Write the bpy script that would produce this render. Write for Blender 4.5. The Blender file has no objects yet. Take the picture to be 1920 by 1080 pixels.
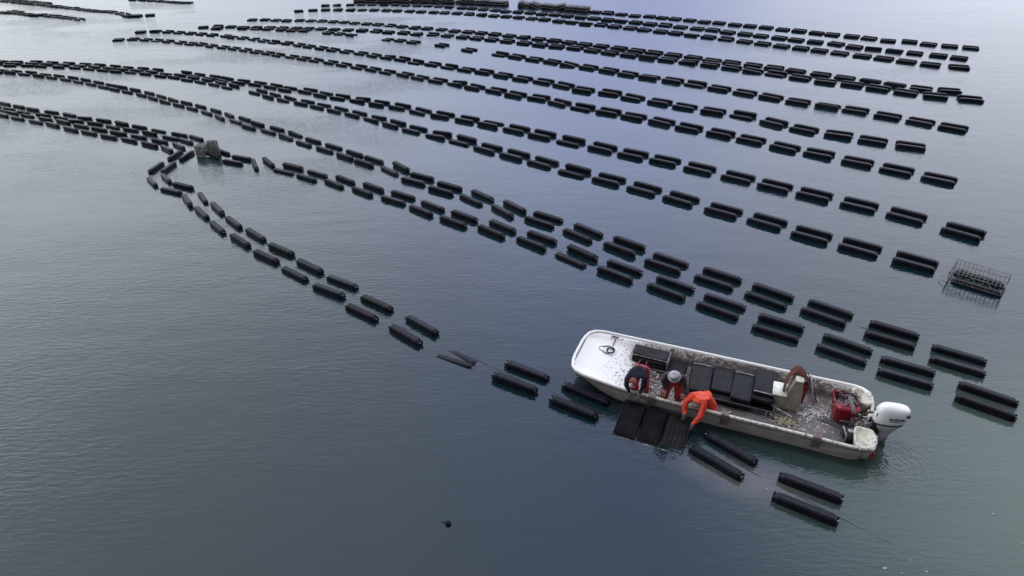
import bpy, bmesh, math, random
from mathutils import Vector, Matrix, Euler, noise
R=math.radians
SC=bpy.context.scene
COL=SC.collection
# ---------------------------------------------------------------- camera
cam_d=bpy.data.cameras.new('camera'); cam=bpy.data.objects.new('camera',cam_d); COL.objects.link(cam)
cam_d.sensor_width=36; cam_d.lens=1250/1920*36; cam_d.clip_start=.1; cam_d.clip_end=20000
cam.matrix_world=Matrix.Translation((0,0,10))@Matrix.Rotation(R(90)-.5501,4,'X')@Matrix.Rotation(-.0045,4,'Z')
SC.camera=cam
# ---------------------------------------------------------------- sky
SUN_AZ=R(-40); SUN_EL=R(74)      # azimuth from +Y, negative = to the left of the view
sd=Vector((math.sin(SUN_AZ)*math.cos(SUN_EL),math.cos(SUN_AZ)*math.cos(SUN_EL),math.sin(SUN_EL)))
W=bpy.data.worlds.new('World'); SC.world=W; W.use_nodes=True
nt=W.node_tree; nt.nodes.clear()
def N(t,ty,**k):
    n=t.nodes.new(ty)
    for a,b in k.items(): setattr(n,a,b)
    return n
out=N(nt,'ShaderNodeOutputWorld'); bg=N(nt,'ShaderNodeBackground'); bg.inputs[1].default_value=.1
sky=N(nt,'ShaderNodeTexSky'); sky.sky_type='NISHITA'; sky.sun_disc=False; sky.sun_elevation=SUN_EL; sky.sun_rotation=SUN_AZ; sky.dust_density=3; sky.air_density=1.2
tc=N(nt,'ShaderNodeTexCoord')
# brighter patch of thin cloud low on the left, violet-grey cloud elsewhere
GL=Vector((math.sin(R(-62))*math.cos(R(20)),math.cos(R(-62))*math.cos(R(20)),math.sin(R(20))))
dot=N(nt,'ShaderNodeVectorMath',operation='DOT_PRODUCT'); dot.inputs[1].default_value=GL
nrm=N(nt,'ShaderNodeVectorMath',operation='NORMALIZE'); nt.links.new(tc.outputs['Generated'],nrm.inputs[0]); nt.links.new(nrm.outputs[0],dot.inputs[0])
mr=N(nt,'ShaderNodeMapRange'); mr.inputs[1].default_value=.25; mr.inputs[2].default_value=1.0; mr.interpolation_type='SMOOTHSTEP'
nt.links.new(dot.outputs['Value'],mr.inputs[0])
mp=N(nt,'ShaderNodeMapping'); mp.inputs['Scale'].default_value=(1,1,3.0); nt.links.new(nrm.outputs[0],mp.inputs[0])
cn=N(nt,'ShaderNodeTexNoise'); cn.inputs['Scale'].default_value=3.2; cn.inputs['Detail'].default_value=5; cn.inputs['Roughness'].default_value=.55
nt.links.new(mp.outputs[0],cn.inputs['Vector'])
cr=N(nt,'ShaderNodeValToRGB'); cr.color_ramp.elements[0].position=.3; cr.color_ramp.elements[1].position=.7
cr.color_ramp.elements[0].color=(9.4,9.5,11.4,1); cr.color_ramp.elements[1].color=(11.8,12.2,13.2,1)
nt.links.new(cn.outputs['Fac'],cr.inputs[0])
mx=N(nt,'ShaderNodeMix',data_type='RGBA'); mx.inputs[7].default_value=(16.6,17.6,18.0,1)
sz=N(nt,'ShaderNodeSeparateXYZ'); nt.links.new(nrm.outputs[0],sz.inputs[0])
ev=N(nt,'ShaderNodeValToRGB'); ee=ev.color_ramp.elements; ee[0].position=.0; ee[0].color=(.45,.44,.48,1); ee[1].position=1; ee[1].color=(.80,.80,.84,1)
for p_,c_ in ((.10,(.58,.56,.60)),(.19,(.80,.78,.82)),(.34,(1.50,1.47,1.50)),(.5,(1.38,1.36,1.40)),(.68,(1.05,1.03,1.12)),(.8,(.98,.97,1.03))): q_=ee.new(p_); q_.color=(*c_,1)
nt.links.new(sz.outputs[2],ev.inputs[0])
me_=N(nt,'ShaderNodeMix',data_type='RGBA',blend_type='MULTIPLY'); me_.inputs[0].default_value=1; by=N(nt,'ShaderNodeMapRange'); by.interpolation_type='SMOOTHSTEP'; by.inputs[1].default_value=.2; by.inputs[2].default_value=.8; nt.links.new(sz.outputs[1],by.inputs[0])
bt=N(nt,'ShaderNodeMix',data_type='RGBA'); bt.inputs[6].default_value=(1,1,1,1); bt.inputs[7].default_value=(1.0,1.14,1.60,1); nt.links.new(by.outputs[0],bt.inputs[0])
bm_=N(nt,'ShaderNodeMix',data_type='RGBA',blend_type='MULTIPLY'); bm_.inputs[0].default_value=1; nt.links.new(cr.outputs[0],bm_.inputs[6]); nt.links.new(bt.outputs[2],bm_.inputs[7])
nt.links.new(bm_.outputs[2],me_.inputs[6]); nt.links.new(ev.outputs[0],me_.inputs[7])
gv=N(nt,'ShaderNodeValToRGB'); ge=gv.color_ramp.elements; ge[0].position=.12; ge[0].color=(.54,.575,.59,1); ge[1].position=1; ge[1].color=(.5,.53,.55,1)
for p_,c_ in ((.22,(.60,.635,.655)),(.36,(.80,.845,.885)),(.5,(.66,.70,.73)),(.62,(.54,.575,.60))): q_=ge.new(p_); q_.color=(*c_,1)
nt.links.new(sz.outputs[2],gv.inputs[0])
gm=N(nt,'ShaderNodeVectorMath',operation='SCALE'); gm.inputs['Scale'].default_value=30; nt.links.new(gv.outputs[0],gm.inputs[0]); nt.links.new(gm.outputs[0],mx.inputs[7])
nt.links.new(mr.outputs[0],mx.inputs[0]); nt.links.new(me_.outputs[2],mx.inputs[6])
GR_=Vector((math.sin(R(44))*math.cos(R(20)),math.cos(R(44))*math.cos(R(20)),math.sin(R(20))))
dot2=N(nt,'ShaderNodeVectorMath',operation='DOT_PRODUCT'); dot2.inputs[1].default_value=GR_; nt.links.new(nrm.outputs[0],dot2.inputs[0])
mr2=N(nt,'ShaderNodeMapRange'); mr2.interpolation_type='SMOOTHSTEP'; mr2.inputs[1].default_value=.80; mr2.inputs[2].default_value=1.0; mr2.inputs[4].default_value=.75; nt.links.new(dot2.outputs['Value'],mr2.inputs[0])
mx3=N(nt,'ShaderNodeMix',data_type='RGBA'); mx3.inputs[7].default_value=(20.0,20.6,21.8,1); nt.links.new(mr2.outputs[0],mx3.inputs[0]); nt.links.new(mx.outputs[2],mx3.inputs[6])
mx2=N(nt,'ShaderNodeMix',data_type='RGBA'); mx2.inputs[0].default_value=.85
nt.links.new(sky.outputs[0],mx2.inputs[6]); nt.links.new(mx3.outputs[2],mx2.inputs[7])
bk=N(nt,'ShaderNodeMapRange'); bk.interpolation_type='SMOOTHSTEP'; bk.inputs[1].default_value=-.55; bk.inputs[2].default_value=.25; bk.inputs[3].default_value=.24; bk.inputs[4].default_value=1.0; nt.links.new(sz.outputs[1],bk.inputs[0])
bkm=N(nt,'ShaderNodeVectorMath',operation='SCALE'); nt.links.new(mx2.outputs[2],bkm.inputs[0]); nt.links.new(bk.outputs[0],bkm.inputs['Scale'])
nt.links.new(bkm.outputs[0],bg.inputs[0]); nt.links.new(bg.outputs[0],out.inputs[0])
# ---------------------------------------------------------------- sun behind cloud
ld=bpy.data.lights.new('sun','SUN'); ld.energy=.9; ld.angle=R(14); ld.color=(1,.96,.9)
lo=bpy.data.objects.new('sun',ld); COL.objects.link(lo); lo.rotation_euler=sd.to_track_quat('Z','Y').to_euler(); lo.location=sd*50
SC.view_settings.view_transform='Standard'; SC.view_settings.look='None'; SC.view_settings.exposure=0; SC.view_settings.gamma=1
# ---------------------------------------------------------------- materials
def mat(name,col,rough=.6,spec=.5,metal=0,col2=None,scale=8,lo_=.4,hi_=.6,detail=5,bump=0,bscale=40,coat=0,aniso=None):
    m=bpy.data.materials.new(name); m.use_nodes=True; t=m.node_tree; p=t.nodes['Principled BSDF']
    p.inputs['Roughness'].default_value=rough; p.inputs['Metallic'].default_value=metal; p.inputs['Specular IOR Level'].default_value=spec
    p.inputs['Coat Weight'].default_value=coat
    p.inputs['Base Color'].default_value=(*col,1)
    tcn=N(t,'ShaderNodeTexCoord'); v=tcn.outputs['Object']
    if aniso:
        mpn=N(t,'ShaderNodeMapping'); mpn.inputs['Scale'].default_value=aniso; t.links.new(v,mpn.inputs[0]); v=mpn.outputs[0]
    if col2:
        n=N(t,'ShaderNodeTexNoise'); n.inputs['Scale'].default_value=scale; n.inputs['Detail'].default_value=detail; n.inputs['Roughness'].default_value=.65
        t.links.new(v,n.inputs['Vector'])
        r=N(t,'ShaderNodeValToRGB'); r.color_ramp.elements[0].position=lo_; r.color_ramp.elements[1].position=hi_
        r.color_ramp.elements[0].color=(*col,1); r.color_ramp.elements[1].color=(*col2,1)
        t.links.new(n.outputs['Fac'],r.inputs[0]); t.links.new(r.outputs[0],p.inputs['Base Color'])
    if bump:
        n2=N(t,'ShaderNodeTexNoise'); n2.inputs['Scale'].default_value=bscale; n2.inputs['Detail'].default_value=3
        t.links.new(tcn.outputs['Object'],n2.inputs['Vector'])
        b=N(t,'ShaderNodeBump'); b.inputs['Strength'].default_value=1; b.inputs['Distance'].default_value=bump
        t.links.new(n2.outputs['Fac'],b.inputs['Height']); t.links.new(b.outputs[0],p.inputs['Normal'])
    return m
def water_mat():
    m=bpy.data.materials.new('sea_water'); m.use_nodes=True; t=m.node_tree; p=t.nodes['Principled BSDF']
    p.inputs['Roughness'].default_value=.07; p.inputs['IOR'].default_value=1.52; p.inputs['Specular IOR Level'].default_value=.5
    tcn=N(t,'ShaderNodeTexCoord'); v=tcn.outputs['Object']
    def noise_(scale,detail,rough=.5,rot=0,sc=(1,1,1),dist=0):
        mpn=N(t,'ShaderNodeMapping'); mpn.inputs['Scale'].default_value=sc; mpn.inputs['Rotation'].default_value=(0,0,rot); t.links.new(v,mpn.inputs[0])
        n=N(t,'ShaderNodeTexNoise'); n.inputs['Scale'].default_value=scale; n.inputs['Detail'].default_value=detail; n.inputs['Roughness'].default_value=rough; n.inputs['Distortion'].default_value=dist
        t.links.new(mpn.outputs[0],n.inputs['Vector']); return n.outputs['Fac']
    def math_(op,a,b=None,c=None):
        n=N(t,'ShaderNodeMath',operation=op)
        for i,x in enumerate((a,b,c)):
            if x is None: continue
            if isinstance(x,(int,float)): n.inputs[i].default_value=x
            else: t.links.new(x,n.inputs[i])
        return n.outputs[0]
    def mrange(x,a,b,c,d):
        n=N(t,'ShaderNodeMapRange'); n.interpolation_type='SMOOTHSTEP'
        for i,q in enumerate((a,b,c,d)): n.inputs[i+1].default_value=q
        t.links.new(x,n.inputs[0]); return n.outputs[0]
    # the body of the water: slate teal, greener shoal towards the right near corner, slightly violet further out
    big=noise_(.07,3,.5)
    sep=N(t,'ShaderNodeSeparateXYZ'); t.links.new(v,sep.inputs[0])
    X,Y=sep.outputs[0],sep.outputs[1]
    shoal=math_('MULTIPLY',mrange(X,2,11,0,1),mrange(Y,16,7.5,0,1))
    shoal=math_('MULTIPLY_ADD',big,.3,math_('SUBTRACT',shoal,.15))
    c1=N(t,'ShaderNodeMix',data_type='RGBA'); c1.inputs[6].default_value=(.004,.016,.023,1); c1.inputs[7].default_value=(.072,.108,.086,1)
    t.links.new(shoal,c1.inputs[0]); c1.clamp_factor=True
    # silt stirred up from the cages drifting off the near side of the boat
    px_=math_('SUBTRACT',X,4.6); py_=math_('SUBTRACT',Y,9.1)
    qx=math_('ADD',math_('MULTIPLY',px_,.927),math_('MULTIPLY',py_,-.375)); qy=math_('ADD',math_('MULTIPLY',px_,.375),math_('MULTIPLY',py_,.927))
    pr=math_('SQRT',math_('ADD',math_('MULTIPLY',math_('MULTIPLY',qx,qx),.35),math_('MULTIPLY',math_('MULTIPLY',qy,qy),2.6)))
    pl=mrange(math_('MULTIPLY_ADD',noise_(1.6,4,.6),1.1,pr),.55,1.75,.62,0)
    c2=N(t,'ShaderNodeMix',data_type='RGBA'); c2.inputs[7].default_value=(.125,.112,.112,1); t.links.new(pl,c2.inputs[0]); t.links.new(c1.outputs[2],c2.inputs[6])
    t.links.new(c2.outputs[2],p.inputs['Base Color'])
    # ripples
    amp=mrange(noise_(.11,3,.55,.4,(1,2.2,1)),.34,.66,.22,1.25)
    ridge=noise_(6.5,3,.55,R(-20),(.45,1.6,1),.3)
    fine=noise_(15,3,.6,R(-8),(.7,1.4,1))
    swell=noise_(1.1,2,.5,R(15),(.6,1.3,1))
    leftw=mrange(X,-1,-9,.55,1.8)
    dx=math_('SUBTRACT',X,5.2); dy=math_('SUBTRACT',Y,10.6); rb=math_('SQRT',math_('ADD',math_('MULTIPLY',dx,dx),math_('MULTIPLY',dy,dy)))
    leftw=math_('ADD',leftw,mrange(rb,1.5,5.0,1.1,0))
    leftw=math_('ADD',leftw,mrange(X,4,16,0,.45))
    h=math_('ADD',math_('MULTIPLY',ridge,.0105),math_('MULTIPLY',fine,.0022))
    h=math_('MULTIPLY',h,math_('MULTIPLY',amp,leftw))
    h=math_('MULTIPLY_ADD',swell,.012,h)
    # ring ripples spreading from the outboard and the people working at the side
    def rings(cx,cy,wl,rad,am):
        dx=math_('SUBTRACT',X,cx); dy=math_('SUBTRACT',Y,cy)
        r=math_('SQRT',math_('ADD',math_('MULTIPLY',dx,dx),math_('MULTIPLY',dy,dy)))
        rn=math_('MULTIPLY_ADD',noise_(2.2,3),.75,r)
        s=math_('SINE',math_('MULTIPLY',rn,2*math.pi/wl))
        f=mrange(r,0,rad,am,0)
        return math_('MULTIPLY',s,f)
    h=math_('ADD',h,rings(7.75,9.6,.13,1.3,.0020))
    h=math_('ADD',h,rings(2.9,10.2,.12,1.6,.0011))
    h=math_('ADD',h,rings(6.0,9.9,.17,1.9,.0010))
    b=N(t,'ShaderNodeBump'); b.inputs['Strength'].default_value=1; b.inputs['Distance'].default_value=1
    t.links.new(h,b.inputs['Height']); t.links.new(b.outputs[0],p.inputs['Normal'])
    return m
M={}
M['water']=water_mat()
M['float']=mat('black_plastic',(.007,.006,.013),.42,.19,col2=(.014,.013,.024),scale=6,bump=.002,bscale=60)
M['float2']=mat('fouled_black_plastic',(.008,.007,.013),.5,.17,col2=(.024,.021,.030),scale=9,lo_=.5,hi_=.8,bump=.003,bscale=50)
M['float3']=mat('greenish_black_plastic',(.007,.008,.013),.46,.17,col2=(.014,.019,.024),scale=7,lo_=.45,hi_=.7,bump=.003,bscale=50)
M['plug']=mat('white_plug',(.6,.6,.62),.5)
M['wire']=mat('galvanised_wire',(.28,.28,.29),.5,.5,.4,col2=(.12,.11,.10),scale=12)
M['dwire']=mat('dark_coated_wire',(.05,.05,.055),.5,.5,col2=(.16,.15,.15),scale=15,lo_=.5,hi_=.75)
M['growth']=mat('dried_fouling',(.36,.34,.30),.9,.2,col2=(.56,.54,.50),scale=22,lo_=.35,hi_=.7,bump=.02,bscale=35)
M['rope']=mat('grey_rope',(.10,.095,.10),.8,.2,col2=(.22,.2,.2),scale=30)
M['drope']=mat('dark_rope',(.035,.032,.04),.8,.2)
M['bwire']=mat('black_coated_wire',(.010,.010,.012),.6,.1)
M['mesh']=mat('black_mesh_bag',(.010,.010,.013),.6,.18,col2=(.024,.024,.028),scale=5,lo_=.35,hi_=.75,bump=.004,bscale=90)
M['mesh2']=mat('silted_mesh_bag',(.013,.012,.015),.65,.18,col2=(.042,.038,.038),scale=4,lo_=.45,hi_=.8,bump=.004,bscale=90)
M['pale']=mat('pale_bar',(.45,.44,.45),.5,.5,col2=(.13,.12,.13),scale=25)
# ---------------------------------------------------------------- helpers
def link(name,me,parent=None,mats=(),smooth=False):
    if isinstance(me,bmesh.types.BMesh):
        d=bpy.data.meshes.new(name); bmesh.ops.recalc_face_normals(me,faces=me.faces); me.to_mesh(d); me.free(); me=d
    if smooth:
        for p in me.polygons: p.use_smooth=True
    for m in mats: me.materials.append(M[m] if isinstance(m,str) else m)
    o=bpy.data.objects.new(name,me); COL.objects.link(o)
    if parent: o.parent=parent
    return o
def tag(o,label=None,cat=None,group=None,kind=None):
    for k,v in (('label',label),('category',cat),('group',group),('kind',kind)):
        if v: o[k]=v
    return o
def empty(name,loc,rz=0,rx=0,ry=0):
    o=bpy.data.objects.new(name,None); o.empty_display_size=.2; COL.objects.link(o); o.location=loc; o.rotation_euler=(rx,ry,rz); return o
def box(bm,c,s,rot=None,mi=0,taper=1.0):
    r=rot.to_matrix() if rot else Matrix.Identity(3)
    vs=[]
    for z in (-.5,.5):
        k=taper if z>0 else 1
        for x,y in ((-.5,-.5),(.5,-.5),(.5,.5),(-.5,.5)):
            vs.append(bm.verts.new(Vector(c)+r@Vector((x*s[0]*k,y*s[1]*k,z*s[2]))))
    for f in ((0,3,2,1),(4,5,6,7),(0,1,5,4),(1,2,6,5),(2,3,7,6),(3,0,4,7)):
        bm.faces.new([vs[i] for i in f]).material_index=mi
    return vs
def tube(bm,pts,r,n=6,mi=0,cap=True):
    pts=[Vector(p) for p in pts]; rs=r if isinstance(r,(list,tuple)) else [r]*len(pts)
    rings=[]; ref=Vector((0,0,1))
    for i,p in enumerate(pts):
        d=(pts[min(i+1,len(pts)-1)]-pts[max(i-1,0)])
        if d.length<1e-7: d=Vector((1,0,0))
        d.normalize()
        a=d.cross(ref)
        if a.length<.15: a=d.cross(Vector((1,0,0)))
        a.normalize(); b=d.cross(a)
        rings.append([bm.verts.new(p+(a*math.cos(t)+b*math.sin(t))*rs[i]) for t in [2*math.pi*k/n for k in range(n)]])
    for A_,B_ in zip(rings,rings[1:]):
        for k in range(n): bm.faces.new((A_[k],A_[(k+1)%n],B_[(k+1)%n],B_[k])).material_index=mi
    if cap:
        bm.faces.new(rings[0][::-1]).material_index=mi; bm.faces.new(rings[-1]).material_index=mi
def loft(bm,loops,closed=True,cap0=True,cap1=True,mi=0):
    L=[[bm.verts.new(p) for p in l] for l in loops]; n=len(L[0])
    for a,b in zip(L,L[1:]):
        for k in range(n if closed else n-1):
            bm.faces.new((a[k],a[(k+1)%n],b[(k+1)%n],b[k])).material_index=mi
    if cap0: bm.faces.new(L[0][::-1]).material_index=mi
    if cap1: bm.faces.new(L[-1]).material_index=mi
    return L
def curve(pts,sub=6,closed=False):
    pts=[Vector(p) for p in pts]; n=len(pts); o=[]
    for i in range(n if closed else n-1):
        g_=lambda j: pts[j%n] if closed else pts[min(max(j,0),n-1)]
        a,b,c,d=g_(i-1),g_(i),g_(i+1),g_(i+2)
        for s in range(sub):
            t=s/sub; o.append(.5*((2*b)+(c-a)*t+(2*a-5*b+4*c-d)*t*t+(3*b-a-3*c+d)*t**3))
    if not closed: o.append(pts[-1])
    return o
rnd=random.Random(7)
# ---------------------------------------------------------------- water
bm=bmesh.new(); S_=4000
bmesh.ops.create_grid(bm,x_segments=8,y_segments=8,size=S_)
wt=link('water',bm,None,['water']); wt.location=(0,0,0); tag(wt,kind='structure')
# ---------------------------------------------------------------- floats and cages
def float_bm(lod=0,L=1.07,top=.162):
    bm=bmesh.new()
    sec=[(-.086,-.09),(-.090,.0),(-.087,.135),(-.060,top),(.060,top),(.087,.135),(.090,.0),(.086,-.09)]
    st=[(-.53,.62,.55),(-.515,.72,.74),(-.455,1,1)]
    if lod==0:
        x=-.40
        while x<.41:
            st+=[(x-.012,1,1),(x-.006,.955,.975),(x+.006,.955,.975),(x+.012,1,1)]; x+=.16
    st+=[(.455,1,1),(.515,.72,.74),(.53,.62,.55)]
    loops=[]
    for x,ky,kz in st:
        loops.append([(x*L/1.06,y*ky,(z*kz if z>0 else z)) for y,z in sec])
    loft(bm,loops)
    if lod==0:   # moulded lugs at the four ends and a pale plug
        for sx in (-1,1):
            for sy in (-1,1):
                box(bm,(sx*.532,sy*.060,.105),(.045,.030,.035)); box(bm,(sx*.532,sy*.060,.04),(.045,.030,.03))
            box(bm,(sx*.536,0,.08),(.02,.022,.022),mi=1) if sx>0 else None
    return bm
fmeshes=[]
for mn in ('float','float','float2','float3'):
    d=bpy.data.meshes.new('float'); b=float_bm(); bmesh.ops.recalc_face_normals(b,faces=b.faces); b.to_mesh(d); b.free()
    d.materials.append(M[mn]); d.materials.append(M['plug']); fmeshes.append(d)
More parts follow.
